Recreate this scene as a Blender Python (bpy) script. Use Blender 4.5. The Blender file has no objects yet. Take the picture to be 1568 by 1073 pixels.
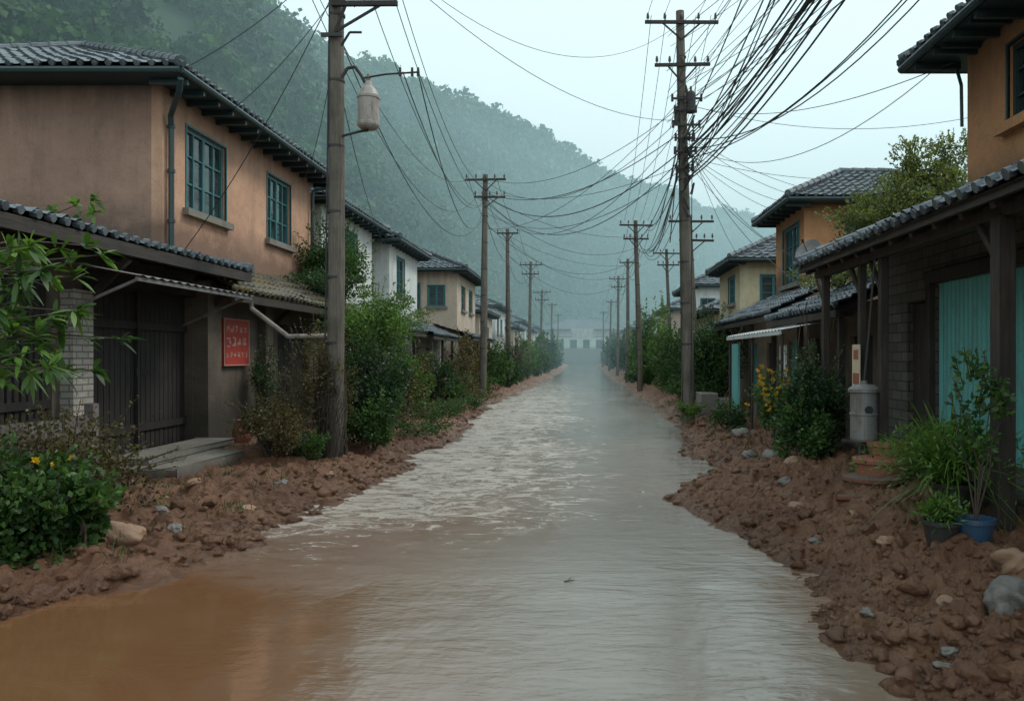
import bpy, math, random
import numpy as np
from mathutils import Vector, Matrix
random.seed(7)
rng = np.random.default_rng(7)
scene = bpy.context.scene
COL = scene.collection

# ------------------------------------------------------------------ noise
def _h(ix, iy, seed):
    n = (ix.astype(np.int64) * 374761393 + iy.astype(np.int64) * 668265263 + seed * 974634777) & 0xFFFFFFFF
    n = ((n ^ (n >> 13)) * 1274126177) & 0xFFFFFFFF
    n = n ^ (n >> 16)
    return (n & 0xFFFFFF) / float(0xFFFFFF)
def vnoise(x, y, seed=0):
    x = np.asarray(x, float); y = np.asarray(y, float)
    ix = np.floor(x); iy = np.floor(y)
    fx = x - ix; fy = y - iy
    fx = fx * fx * (3 - 2 * fx); fy = fy * fy * (3 - 2 * fy)
    a = _h(ix, iy, seed); b = _h(ix + 1, iy, seed); c = _h(ix, iy + 1, seed); d = _h(ix + 1, iy + 1, seed)
    return (a * (1 - fx) + b * fx) * (1 - fy) + (c * (1 - fx) + d * fx) * fy * 1.0
def fbm(x, y, oct=4, seed=0):
    s = 0; a = 1; t = 0
    for o in range(oct):
        c, sn = math.cos(o * 1.1), math.sin(o * 1.1)
        s = s + a * (vnoise((x * c - y * sn) * 2 ** o + o * 17.3, (x * sn + y * c) * 2 ** o, seed + o) * 2 - 1)
        t += a; a *= 0.5
    return s / t

# ------------------------------------------------------------------ materials
def newmat(name):
    m = bpy.data.materials.new(name); m.use_nodes = True
    nt = m.node_tree
    b = nt.nodes["Principled BSDF"]
    return m, nt, b
def N(nt, t, **kw):
    n = nt.nodes.new(t)
    for k, v in kw.items(): setattr(n, k, v)
    return n
def c4(c): return (c[0], c[1], c[2], 1)
def noise(nt, vec, scale, detail=5, rough=0.6, dist=0.0):
    n = N(nt, 'ShaderNodeTexNoise'); nt.links.new(vec, n.inputs['Vector'])
    n.inputs['Scale'].default_value = scale; n.inputs['Detail'].default_value = detail; n.inputs['Roughness'].default_value = rough
    n.inputs['Distortion'].default_value = dist
    return n.outputs['Fac']
def ramp(nt, fac, p0, p1, c0=(0, 0, 0), c1=(1, 1, 1)):
    r = N(nt, 'ShaderNodeValToRGB'); nt.links.new(fac, r.inputs['Fac'])
    r.color_ramp.elements[0].position = p0; r.color_ramp.elements[1].position = p1
    r.color_ramp.elements[0].color = c4(c0); r.color_ramp.elements[1].color = c4(c1)
    return r.outputs['Color']
def mix(nt, fac, a, b, mode='MIX'):
    m = N(nt, 'ShaderNodeMix', data_type='RGBA', blend_type=mode)
    for s, v in ((m.inputs['Factor'], fac), (m.inputs['A'], a), (m.inputs['B'], b)):
        if isinstance(v, bpy.types.NodeSocket): nt.links.new(v, s)
        elif isinstance(v, (int, float)): s.default_value = v
        else: s.default_value = c4(v)
    return m.outputs['Result']
def math_(nt, op, a, b=None, clamp=False):
    m = N(nt, 'ShaderNodeMath', operation=op, use_clamp=clamp)
    for s, v in ((m.inputs[0], a), (m.inputs[1], b)):
        if v is None: continue
        if isinstance(v, bpy.types.NodeSocket): nt.links.new(v, s)
        else: s.default_value = v
    return m.outputs[0]
def objvec(nt, scale=(1, 1, 1)):
    tc = N(nt, 'ShaderNodeTexCoord'); mp = N(nt, 'ShaderNodeMapping')
    nt.links.new(tc.outputs['Object'], mp.inputs['Vector']); mp.inputs['Scale'].default_value = scale
    return mp.outputs['Vector']
def bump(nt, b, h, strength=0.4, dist=0.02, prev=None):
    bp = N(nt, 'ShaderNodeBump'); nt.links.new(h, bp.inputs['Height'])
    bp.inputs['Strength'].default_value = strength; bp.inputs['Distance'].default_value = dist
    if prev is not None: nt.links.new(prev, bp.inputs['Normal'])
    if b is not None: nt.links.new(bp.outputs['Normal'], b.inputs['Normal'])
    return bp.outputs['Normal']

def stucco(name, base, dark, stain=(0.06, 0.05, 0.04), amt=0.8, zb=0.6, zr=2.0, rough=0.85, ztop=None):
    m, nt, b = newmat(name)
    v = objvec(nt)
    c = mix(nt, ramp(nt, noise(nt, v, 0.7, 7, 0.7, 0.4), 0.35, 0.65), dark, base)
    vs = objvec(nt, (1.3, 1.3, 0.3))
    st = ramp(nt, noise(nt, vs, 1.3, 7, 0.72, 0.3), 0.50, 0.74)
    stm = math_(nt, 'MULTIPLY', st, amt)
    c = mix(nt, stm, c, stain)
    sp = N(nt, 'ShaderNodeSeparateXYZ'); nt.links.new(v, sp.inputs[0])
    mr = N(nt, 'ShaderNodeMapRange'); nt.links.new(sp.outputs['Z'], mr.inputs['Value'])
    mr.inputs['From Min'].default_value = zb + zr; mr.inputs['From Max'].default_value = zb
    nz = noise(nt, v, 2.2, 6, 0.75, 0.5)
    damp = ramp(nt, math_(nt, 'MULTIPLY', mr.outputs[0], math_(nt, 'ADD', nz, 0.45)), 0.33, 0.75)
    c = mix(nt, math_(nt, 'MULTIPLY', damp, 0.85), c, stain)
    if ztop is not None:   # rain streaks running down from the eaves
        m2 = N(nt, 'ShaderNodeMapRange'); nt.links.new(sp.outputs['Z'], m2.inputs['Value'])
        m2.inputs['From Min'].default_value = ztop - 1.7; m2.inputs['From Max'].default_value = ztop
        sn = noise(nt, objvec(nt, (3.2, 3.2, 0.15)), 1.5, 5, 0.7)
        s2 = ramp(nt, math_(nt, 'MULTIPLY', m2.outputs[0], math_(nt, 'ADD', sn, 0.3)), 0.25, 0.85)
        c = mix(nt, math_(nt, 'MULTIPLY', s2, 0.7), c, stain)
    f = noise(nt, v, 7, 6, 0.7)
    c = mix(nt, math_(nt, 'MULTIPLY', ramp(nt, f, 0.5, 0.75), 0.35), c, stain)
    nt.links.new(c, b.inputs['Base Color']); b.inputs['Roughness'].default_value = rough
    bump(nt, b, noise(nt, v, 22, 8, 0.7), 0.7, 0.025)
    return m
def woodm(name, base, dark, rough=0.7, vert=True):
    m, nt, b = newmat(name)
    v = objvec(nt, (9, 9, 0.7) if vert else (9, 0.7, 9))
    g = noise(nt, v, 3, 7, 0.65)
    c = mix(nt, ramp(nt, g, 0.3, 0.7), dark, base)
    v2 = objvec(nt)
    c = mix(nt, math_(nt, 'MULTIPLY', ramp(nt, noise(nt, v2, 1.8, 4), 0.45, 0.7), 0.6), c, tuple(x * 0.5 for x in dark))
    nt.links.new(c, b.inputs['Base Color']); b.inputs['Roughness'].default_value = rough
    bump(nt, b, g, 0.5, 0.012)
    return m
def painted(name, base, worn, rough=0.5, amt=0.5, metal=0.0):
    m, nt, b = newmat(name)
    v = objvec(nt)
    c = mix(nt, math_(nt, 'MULTIPLY', ramp(nt, noise(nt, objvec(nt, (3, 3, 0.6)), 2.2, 7, 0.7), 0.45, 0.7), amt), base, worn)
    c = mix(nt, math_(nt, 'MULTIPLY', ramp(nt, noise(nt, v, 14, 5, 0.7), 0.6, 0.7), amt), c, worn)
    nt.links.new(c, b.inputs['Base Color']); b.inputs['Roughness'].default_value = rough; b.inputs['Metallic'].default_value = metal
    bump(nt, b, noise(nt, v, 30, 4), 0.2, 0.005)
    return m
def tilem(name, base, light, moss=0.0):
    m, nt, b = newmat(name)
    v = objvec(nt)
    c = mix(nt, ramp(nt, noise(nt, v, 5, 6, 0.75), 0.35, 0.7), base, light)
    vo = N(nt, 'ShaderNodeTexVoronoi'); nt.links.new(v, vo.inputs['Vector']); vo.inputs['Scale'].default_value = 4.0
    c = mix(nt, 0.35, c, ramp(nt, math_(nt, 'FRACT', math_(nt, 'MULTIPLY', vo.outputs['Color'], 3.7)), 0, 1, base, light))
    ms = ramp(nt, noise(nt, v, 1.6, 7, 0.7), 0.62 - moss * 0.3, 0.75 - moss * 0.25)
    c = mix(nt, math_(nt, 'MULTIPLY', ms, 0.85), c, (0.16, 0.12, 0.04))
    nt.links.new(c, b.inputs['Base Color'])
    r = ramp(nt, noise(nt, v, 3, 4), 0.3, 0.7, (0.28,) * 3, (0.6,) * 3)
    nt.links.new(r, b.inputs['Roughness'])
    bump(nt, b, noise(nt, v, 25, 5), 0.4, 0.01)
    return m
def brickm(name, c1, c2, mortar, scale=1.0, bw=0.3, bh=0.1):
    m, nt, b = newmat(name)
    v = objvec(nt); sp = N(nt, 'ShaderNodeSeparateXYZ'); nt.links.new(v, sp.inputs[0])
    cb = N(nt, 'ShaderNodeCombineXYZ')
    a = math_(nt, 'ADD', sp.outputs['X'], sp.outputs['Y'])
    nt.links.new(a, cb.inputs['X']); nt.links.new(sp.outputs['Z'], cb.inputs['Y'])
    br = N(nt, 'ShaderNodeTexBrick'); nt.links.new(cb.outputs[0], br.inputs['Vector'])
    br.inputs['Scale'].default_value = scale; br.inputs['Color1'].default_value = c4(c1); br.inputs['Color2'].default_value = c4(c2)
    br.inputs['Mortar'].default_value = c4(mortar); br.inputs['Brick Width'].default_value = bw; br.inputs['Row Height'].default_value = bh
    br.inputs['Mortar Size'].default_value = 0.012; br.inputs['Mortar Smooth'].default_value = 0.3
    c = mix(nt, math_(nt, 'MULTIPLY', ramp(nt, noise(nt, v, 3, 7, 0.7), 0.4, 0.7), 0.6), br.outputs['Color'], tuple(x * 0.35 for x in c1))
    nt.links.new(c, b.inputs['Base Color']); b.inputs['Roughness'].default_value = 0.85
    n1 = bump(nt, None, br.outputs['Fac'], -0.6, 0.01)
    bump(nt, b, noise(nt, v, 25, 6), 0.5, 0.01, n1)
    return m
def glassm(name):
    m, nt, b = newmat(name)
    c = ramp(nt, noise(nt, objvec(nt), 1.7, 3), 0.35, 0.7, (0.012, 0.018, 0.02), (0.06, 0.085, 0.085))
    nt.links.new(c, b.inputs['Base Color']); b.inputs['Roughness'].default_value = 0.06
    bump(nt, b, noise(nt, objvec(nt), 3, 2), 0.15, 0.01)
    return m
def leafm(name, trans=0.3):
    m, nt, b = newmat(name)
    at = N(nt, 'ShaderNodeAttribute', attribute_name='tint')
    nt.links.new(at.outputs['Color'], b.inputs['Base Color'])
    b.inputs['Roughness'].default_value = 0.42; b.inputs['Specular IOR Level'].default_value = 0.35 if trans > .2 else .1
    tr = N(nt, 'ShaderNodeBsdfTranslucent')
    nt.links.new(mix(nt, 1.0, at.outputs['Color'], (1.3, 1.5, 0.7), 'MULTIPLY'), tr.inputs['Color'])
    ms = N(nt, 'ShaderNodeMixShader'); ms.inputs[0].default_value = trans
    nt.links.new(b.outputs[0], ms.inputs[1]); nt.links.new(tr.outputs[0], ms.inputs[2])
    nt.links.new(ms.outputs[0], nt.nodes['Material Output'].inputs['Surface'])
    return m

M = {}
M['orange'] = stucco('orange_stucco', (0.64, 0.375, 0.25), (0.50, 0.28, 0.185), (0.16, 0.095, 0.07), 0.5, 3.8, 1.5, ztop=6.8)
M['orange_shaded'] = stucco('shaded_orange_stucco', (0.40, 0.245, 0.18), (0.29, 0.175, 0.13), (0.11, 0.075, 0.06), 0.55, 3.8, 1.6, ztop=6.8)  # darker copy of the orange stucco, side wall's shade painted into the colour
M['orange_r'] = stucco('ochre_stucco', (0.60, 0.30, 0.13), (0.44, 0.21, 0.10), (0.15, 0.085, 0.05), 0.55, 4.0, 1.0, ztop=6.3)
M['white'] = stucco('white_stucco', (0.72, 0.74, 0.72), (0.60, 0.62, 0.60), (0.2, 0.2, 0.18), 0.5, 3.0, 1.5, ztop=6.5)
M['cream'] = stucco('cream_stucco', (0.62, 0.51, 0.40), (0.50, 0.40, 0.31), (0.16, 0.13, 0.10), 0.55, 1.5, 2.0, ztop=6.0)
M['yellow'] = stucco('yellow_stucco', (0.60, 0.52, 0.35), (0.48, 0.40, 0.26), (0.14, 0.12, 0.08), 0.5, 2.5, 2.0, ztop=5.5)
M['dirty'] = stucco('dirty_render', (0.18, 0.145, 0.11), (0.10, 0.08, 0.062), (0.034, 0.028, 0.022), 0.85, 0.4, 1.8)
M['concrete'] = stucco('concrete', (0.25, 0.23, 0.2), (0.17, 0.155, 0.135), (0.07, 0.06, 0.05), 0.6, 0.1, 0.5)
M['dkwood'] = woodm('dark_planks', (0.038, 0.032, 0.03), (0.014, 0.012, 0.012))
M['beam'] = woodm('old_timber', (0.065, 0.047, 0.036), (0.02, 0.015, 0.013), 0.7)
M['beamh'] = woodm('old_timber_long', (0.055, 0.042, 0.033), (0.018, 0.014, 0.012), 0.7, False)
M['greywood'] = woodm('grey_planks', (0.2, 0.18, 0.17), (0.09, 0.08, 0.075))
M['pole'] = woodm('pole_wood', (0.18, 0.155, 0.125), (0.08, 0.066, 0.053), 0.8)
M['tile'] = tilem('wet_roof_tile', (0.03, 0.04, 0.05), (0.16, 0.19, 0.21))
M['tilemoss'] = tilem('mossy_roof_tile', (0.045, 0.045, 0.04), (0.16, 0.14, 0.12), 0.65)
M['trim'] = painted('dark_teal_trim', (0.018, 0.045, 0.05), (0.05, 0.045, 0.04), 0.45, 0.5)
M['frame'] = painted('teal_window_frame', (0.035, 0.15, 0.165), (0.05, 0.08, 0.08), 0.5, 0.4)
M['shutter'] = painted('teal_corrugated_iron', (0.12, 0.42, 0.40), (0.10, 0.17, 0.15), 0.5, 0.65)
M['metal'] = painted('galvanised_metal', (0.22, 0.22, 0.215), (0.10, 0.065, 0.045), 0.5, 0.8, 0.2)
M['whitemetal'] = painted('pale_metal', (0.55, 0.57, 0.57), (0.2, 0.17, 0.14), 0.5, 0.7)
M['pipe'] = painted('weathered_pipe', (0.30, 0.26, 0.22), (0.10, 0.075, 0.06), 0.6, 0.8)
M['iron'] = painted('dark_iron', (0.03, 0.03, 0.032), (0.06, 0.035, 0.025), 0.6, 0.5)
M['canister'] = painted('transformer_enamel', (0.34, 0.31, 0.28), (0.14, 0.07, 0.045), 0.5, 0.9)
M['ceramic'] = painted('porcelain', (0.13, 0.10, 0.09), (0.07, 0.05, 0.05), 0.3, 0.4)
M['red'] = painted('red_sign_paint', (0.46, 0.055, 0.04), (0.22, 0.06, 0.045), 0.5, 0.6)
M['signwhite'] = painted('faded_white_paint', (0.55, 0.36, 0.31), (0.42, 0.16, 0.12), 0.6, 0.6)
M['paper'] = painted('old_paper', (0.55, 0.45, 0.33), (0.35, 0.22, 0.14), 0.8, 0.6)
M['bluepot'] = painted('blue_glaze', (0.03, 0.08, 0.15), (0.05, 0.06, 0.07), 0.35, 0.6)
M['darkpot'] = painted('dark_plastic', (0.03, 0.03, 0.033), (0.06, 0.05, 0.04), 0.5, 0.6)
M['redbrick'] = brickm('red_brick', (0.28, 0.10, 0.065), (0.19, 0.07, 0.045), (0.12, 0.09, 0.07), bw=0.22, bh=0.075)
M['greybrick'] = brickm('grey_block', (0.15, 0.13, 0.11), (0.09, 0.08, 0.07), (0.04, 0.036, 0.032), bw=0.35, bh=0.14)
M['palebrick'] = brickm('pale_brick', (0.50, 0.47, 0.42), (0.36, 0.33, 0.3), (0.15, 0.14, 0.12), bw=0.24, bh=0.085)
M['terra'] = painted('terracotta', (0.30, 0.105, 0.07), (0.15, 0.075, 0.05), 0.6, 0.8)
M['glass'] = glassm('window_glass')
M['leaf'] = leafm('leaf')
M['forest'] = leafm('forest_leaf', 0.1)
M['bark'] = woodm('bark', (0.09, 0.065, 0.045), (0.035, 0.027, 0.02))
M['rock'] = stucco('river_rock', (0.20, 0.18, 0.16), (0.12, 0.11, 0.10), (0.07, 0.045, 0.03), 0.3, -1, 0.4, 0.5)
M['tanrock'] = stucco('tan_rock', (0.33, 0.20, 0.12), (0.24, 0.14, 0.09), (0.13, 0.075, 0.045), 0.3, -1, 0.4, 0.55)

# mud
m, nt, b = newmat('wet_mud')
v = objvec(nt)
c = mix(nt, ramp(nt, noise(nt, v, 0.9, 9, 0.7, 0.5), 0.36, 0.62), (0.20, 0.086, 0.044), (0.37, 0.185, 0.10))
c = mix(nt, math_(nt, 'MULTIPLY', ramp(nt, noise(nt, v, 5, 9, 0.75, 0.6), 0.47, 0.66), 0.65), c, (0.115, 0.050, 0.028))
c = mix(nt, math_(nt, 'MULTIPLY', ramp(nt, noise(nt, v, 15, 6, 0.7), 0.58, 0.7), 0.4), c, (0.46, 0.265, 0.16))
sp = N(nt, 'ShaderNodeSeparateXYZ'); nt.links.new(v, sp.inputs[0])
mr = N(nt, 'ShaderNodeMapRange'); nt.links.new(math_(nt, 'ADD', sp.outputs['Z'], math_(nt, 'MULTIPLY', math_(nt, 'SUBTRACT', noise(nt, v, 3, 5), .5), .16)), mr.inputs['Value'])
mr.inputs['From Min'].default_value = 0.13; mr.inputs['From Max'].default_value = 0.0
wet = math_(nt, 'MULTIPLY', mr.outputs[0], 1.0, True)
c = mix(nt, math_(nt, 'MULTIPLY', wet, 0.45), c, (0.14, 0.068, 0.04))
mr2 = N(nt, 'ShaderNodeMapRange'); nt.links.new(math_(nt, 'ABSOLUTE', sp.outputs['X']), mr2.inputs['Value'])
mr2.inputs['From Min'].default_value = 5.4; mr2.inputs['From Max'].default_value = 9.0
c = mix(nt, mr2.outputs[0], c, mix(nt, noise(nt, v, 2, 6), (0.03, 0.05, 0.02), (0.09, 0.09, 0.04)))
nt.links.new(c, b.inputs['Base Color'])
rr = N(nt, 'ShaderNodeMapRange'); nt.links.new(wet, rr.inputs['Value']); rr.inputs['To Min'].default_value = 0.50; rr.inputs['To Max'].default_value = 0.12
nt.links.new(rr.outputs[0], b.inputs['Roughness'])
n1 = bump(nt, None, noise(nt, v, 7, 10, 0.8, 0.3), 1.0, 0.12)
bump(nt, b, noise(nt, v, 30, 9, 0.8), 1.0, 0.04, n1)
M['mud'] = m

# flood water
m, nt, b = newmat('muddy_flood_water')
v = objvec(nt); sp = N(nt, 'ShaderNodeSeparateXYZ'); nt.links.new(v, sp.inputs[0])
X, Y = sp.outputs['X'], sp.outputs['Y']
def mrange(val, a, bb, c0=0.0, c1=1.0):
    n = N(nt, 'ShaderNodeMapRange', interpolation_type='SMOOTHSTEP'); nt.links.new(val, n.inputs['Value'])
    n.inputs['From Min'].default_value = a; n.inputs['From Max'].default_value = bb
    n.inputs['To Min'].default_value = c0; n.inputs['To Max'].default_value = c1
    return n.outputs[0]
wob = math_(nt, 'MULTIPLY', math_(nt, 'SUBTRACT', noise(nt, objvec(nt, (0.5, 0.35, 1)), 1.0, 6, .65), 0.5), 4.0)
xw = math_(nt, 'ADD', X, wob)
silt_sheen = mrange(xw, -2.8, 0.4)            # 0 = brown water on the left, 1 = silty grey with sky reflection painted in
far = mrange(math_(nt, 'ADD', Y, wob), 6.5, 14)
silt_sheen = math_(nt, 'MAXIMUM', silt_sheen, math_(nt, 'MULTIPLY', far, .85))
col = mix(nt, silt_sheen, (0.165, 0.078, 0.036), (0.225, 0.18, 0.14))
rb = mrange(xw, 1.0, 2.4)
col = mix(nt, math_(nt, 'MULTIPLY', rb, mrange(Y, 14, 7)), col, (0.22, 0.12, 0.068))
col = mix(nt, math_(nt, 'MULTIPLY', ramp(nt, noise(nt, objvec(nt, (.6, 1.3, 1)), 1.1, 6, .7, .8), .48, .72), .4), col, (0.21, 0.125, 0.075))
fz = math_(nt, 'MULTIPLY', mrange(math_(nt, 'ADD', Y, wob), 6.0, 10.5), mrange(Y, 90, 26))
fl = math_(nt, 'MULTIPLY', mrange(xw, 2.6, -2.2), fz)
fn = noise(nt, objvec(nt, (1.0, 1.6, 1)), 1.9, 12, 0.8, 1.6)
foam = ramp(nt, math_(nt, 'MULTIPLY', fn, math_(nt, 'ADD', math_(nt, 'MULTIPLY', fl, 0.46), 0.82)), 0.56, 0.66)
col = mix(nt, math_(nt, 'MULTIPLY', foam, 0.7), col, (0.60, 0.53, 0.46))
nt.links.new(col, b.inputs['Base Color'])
b.inputs['IOR'].default_value = 1.8
rgh = math_(nt, 'ADD', math_(nt, 'MULTIPLY', foam, 0.3), 0.07)
nt.links.new(rgh, b.inputs['Roughness'])
w1 = noise(nt, objvec(nt, (0.8, 2.4, 1)), 1.5, 6, 0.6, .7)
w2 = noise(nt, objvec(nt, (2.4, 6.0, 1)), 2.2, 5, 0.65, .7)
amp = math_(nt, 'ADD', math_(nt, 'MULTIPLY', mrange(xw, -2.8, 0.3), 0.55), math_(nt, 'MULTIPLY', far, 0.4))
amp = math_(nt, 'ADD', amp, 0.06)
calm = ramp(nt, noise(nt, objvec(nt, (.5, .3, 1)), 1.3, 4, .6, .6), .35, .65, (.35, .35, .35), (1, 1, 1))
amp = math_(nt, 'MULTIPLY', amp, calm)
h = math_(nt, 'MULTIPLY', math_(nt, 'ADD', w1, math_(nt, 'MULTIPLY', w2, 0.4)), amp)
h = math_(nt, 'ADD', h, math_(nt, 'MULTIPLY', math_(nt, 'MULTIPLY', fn, fl), 2.2))
bump(nt, b, h, 0.65, 0.06)
M['water'] = m

# ------------------------------------------------------------------ mesh helpers
def empty(name):
    e = bpy.data.objects.new(name, None); COL.objects.link(e); e.empty_display_size = 0.3
    return e
class MB:
    def __init__(s): s.v = []; s.f = []; s.m = []
    def quad(s, a, b, c, d, m=0):
        n = len(s.v); s.v += [tuple(a), tuple(b), tuple(c), tuple(d)]; s.f.append((n, n + 1, n + 2, n + 3)); s.m.append(m)
    def lbox(s, O, D, Nn, a0, a1, z0, z1, d0, d1, m=0):
        n = len(s.v)
        for d in (d0, d1):
            for z in (z0, z1):
                for a in (a0, a1):
                    s.v.append((O[0] + D[0] * a + Nn[0] * d, O[1] + D[1] * a + Nn[1] * d, O[2] + z))
        for q in ((0, 1, 3, 2), (4, 5, 7, 6), (0, 1, 5, 4), (2, 3, 7, 6), (0, 2, 6, 4), (1, 3, 7, 5)):
            s.f.append(tuple(n + i for i in q)); s.m.append(m)
    def box(s, x0, x1, y0, y1, z0, z1, m=0): s.lbox((0, 0, 0), (1, 0), (0, 1), x0, x1, z0, z1, y0, y1, m)
    def beam(s, p0, p1, w, h, m=0):
        p0 = Vector(p0); p1 = Vector(p1); d = (p1 - p0).normalized()
        up = Vector((0, 0, 1)) if abs(d.z) < 0.95 else Vector((0, 1, 0))
        sd = d.cross(up).normalized(); up = sd.cross(d)
        n = len(s.v)
        for p in (p0, p1):
            for a, b_ in ((-1, -1), (1, -1), (1, 1), (-1, 1)): s.v.append(tuple(p + sd * a * w / 2 + up * b_ * h / 2))
        for q in ((0, 1, 2, 3), (4, 5, 6, 7), (0, 1, 5, 4), (1, 2, 6, 5), (2, 3, 7, 6), (3, 0, 4, 7)):
            s.f.append(tuple(n + i for i in q)); s.m.append(m)
    def tube(s, p0, p1, r0, r1=None, k=10, m=0, caps=True):
        r1 = r0 if r1 is None else r1
        p0 = Vector(p0); p1 = Vector(p1); d = (p1 - p0).normalized()
        up = Vector((0, 0, 1)) if abs(d.z) < 0.9 else Vector((1, 0, 0))
        sd = d.cross(up).normalized(); up = sd.cross(d); n = len(s.v)
        for p, r in ((p0, r0), (p1, r1)):
            for i in range(k):
                a = 2 * math.pi * i / k; s.v.append(tuple(p + sd * math.cos(a) * r + up * math.sin(a) * r))
        for i in range(k):
            j = (i + 1) % k; s.f.append((n + i, n + j, n + k + j, n + k + i)); s.m.append(m)
        if caps:
            s.f.append(tuple(n + i for i in range(k))); s.m.append(m)
            s.f.append(tuple(n + k + i for i in range(k))); s.m.append(m)
    def path(s, pts, r, k=8, m=0):
        for a, b_ in zip(pts[:-1], pts[1:]): s.tube(a, b_, r, r, k, m)
    def lathe(s, c, prof, k=20, m=0):
        n = len(s.v)
        for r, z in prof:
            for i in range(k):
                a = 2 * math.pi * i / k; s.v.append((c[0] + r * math.cos(a), c[1] + r * math.sin(a), c[2] + z))
        for j in range(len(prof) - 1):
            for i in range(k):
                i2 = (i + 1) % k
                s.f.append((n + j * k + i, n + j * k + i2, n + (j + 1) * k + i2, n + (j + 1) * k + i)); s.m.append(m)
    def build(s, name, mats, parent=None, smooth=False, bevel=0.0):
        me = bpy.data.meshes.new(name); me.from_pydata(s.v, [], s.f)
        for mt in mats: me.materials.append(mt)
        me.polygons.foreach_set('material_index', s.m)
        if smooth: me.polygons.foreach_set('use_smooth', [True] * len(s.f))
        me.update()
        o = bpy.data.objects.new(name, me); COL.objects.link(o)
        if parent: o.parent = parent
        if bevel:
            bv = o.modifiers.new('bevel', 'BEVEL'); bv.width = bevel; bv.segments = 2; bv.limit_method = 'ANGLE'
        return o

def np_mesh(name, V, F, mats, tint=None, midx=None, parent=None, smooth=False):
    me = bpy.data.meshes.new(name)
    V = np.asarray(V, np.float32); F = np.asarray(F, np.int32)
    me.vertices.add(len(V)); me.vertices.foreach_set('co', V.ravel())
    me.loops.add(F.size); me.loops.foreach_set('vertex_index', F.ravel())
    me.polygons.add(len(F)); me.polygons.foreach_set('loop_start', np.arange(len(F), dtype=np.int32) * F.shape[1])
    try: me.polygons.foreach_set('loop_total', np.full(len(F), F.shape[1], np.int32))
    except Exception: pass
    for mt in mats: me.materials.append(mt)
    if midx is not None: me.polygons.foreach_set('material_index', np.asarray(midx, np.int32))
    if smooth: me.polygons.foreach_set('use_smooth', np.ones(len(F), bool))
    me.update(calc_edges=True); me.validate()
    if tint is not None and len(me.vertices) == len(tint):
        a = me.attributes.new('tint', 'FLOAT_COLOR', 'POINT')
        t4 = np.ones((len(V), 4), np.float32); t4[:, :3] = tint
        a.data.foreach_set('color', t4.ravel())
    o = bpy.data.objects.new(name, me); COL.objects.link(o)
    if parent: o.parent = parent
    return o

def norm(a): return a / (np.linalg.norm(a, axis=1, keepdims=True) + 1e-9)
class FO:
    """foliage accumulator"""
    def __init__(s): s.V = []; s.F = []; s.T = []; s.Mi = []; s.n = 0
    def add(s, V, F, T, m=0):
        s.V.append(V); s.F.append(F + s.n); s.T.append(T); s.Mi.append(np.full(len(F), m)); s.n += len(V)
    def leaves(s, P, D, L, W, T, Nr=None):
        n = len(P)
        if Nr is None:
            D = norm(D); S = norm(np.cross(D, rng.normal(size=(n, 3))))
        else:
            D = norm(np.cross(Nr, rng.normal(size=(n, 3)))); S = norm(np.cross(D, Nr))
        U = np.cross(S, D)
        L = np.asarray(L).reshape(-1, 1) * np.ones((n, 1)); W = np.asarray(W).reshape(-1, 1) * np.ones((n, 1))
        V = np.empty((n, 4, 3)); V[:, 0] = P; V[:, 1] = P + D * L * 0.45 + S * W + U * W * 0.35
        V[:, 2] = P + D * L; V[:, 3] = P + D * L * 0.45 - S * W + U * W * 0.35
        F = np.arange(n * 4).reshape(n, 4)
        s.add(V.reshape(-1, 3), F, np.repeat(T, 4, axis=0))
    def ribbons(s, P, D, L, W, droop, T, K=4, m=0):
        n = len(P); D = norm(D); Z = np.array([[0, 0, 1.0]])
        S = norm(np.cross(D, Z + rng.normal(size=(n, 3)) * 0.25))
        L = np.asarray(L).reshape(-1, 1) * np.ones((n, 1)); W = np.asarray(W).reshape(-1, 1) * np.ones((n, 1)); droop = np.asarray(droop).reshape(-1, 1) * np.ones((n, 1))
        V = np.empty((n, K + 1, 2, 3))
        for k in range(K + 1):
            t = k / K; c = P + D * L * t - Z * droop * L * t * t; w = W * math.sin(math.pi * (t * 0.93 + 0.05))
            V[:, k, 0] = c - S * w; V[:, k, 1] = c + S * w
        base = (np.arange(n) * (K + 1) * 2)[:, None, None]; kk = (np.arange(K) * 2)[None, :, None]
        F = (base + kk + np.array([0, 1, 3, 2])[None, None, :]).reshape(-1, 4)
        s.add(V.reshape(-1, 3), F, np.repeat(T, (K + 1) * 2, axis=0), m)
    def stem(s, pts, r0, r1, k=6):
        pts = np.asarray(pts, float); n = len(pts); V = []
        for i in range(n):
            d = pts[min(i + 1, n - 1)] - pts[max(i - 1, 0)]; d = d / np.linalg.norm(d)
            a = np.cross(d, [0.3, 0.9, 0.1]); a /= np.linalg.norm(a); b_ = np.cross(d, a); r = r0 + (r1 - r0) * i / (n - 1)
            for j in range(k):
                t = 2 * math.pi * j / k; V.append(pts[i] + (a * math.cos(t) + b_ * math.sin(t)) * r)
        F = [(i * k + j, i * k + (j + 1) % k, (i + 1) * k + (j + 1) % k, (i + 1) * k + j) for i in range(n - 1) for j in range(k)]
        s.add(np.array(V), np.array(F), np.full((len(V), 3), 0.05), 1)
    def build(s, name, parent=None, leaf='leaf'):
        return np_mesh(name, np.concatenate(s.V), np.concatenate(s.F), [M[leaf], M['bark']], np.concatenate(s.T), np.concatenate(s.Mi), parent)

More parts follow.
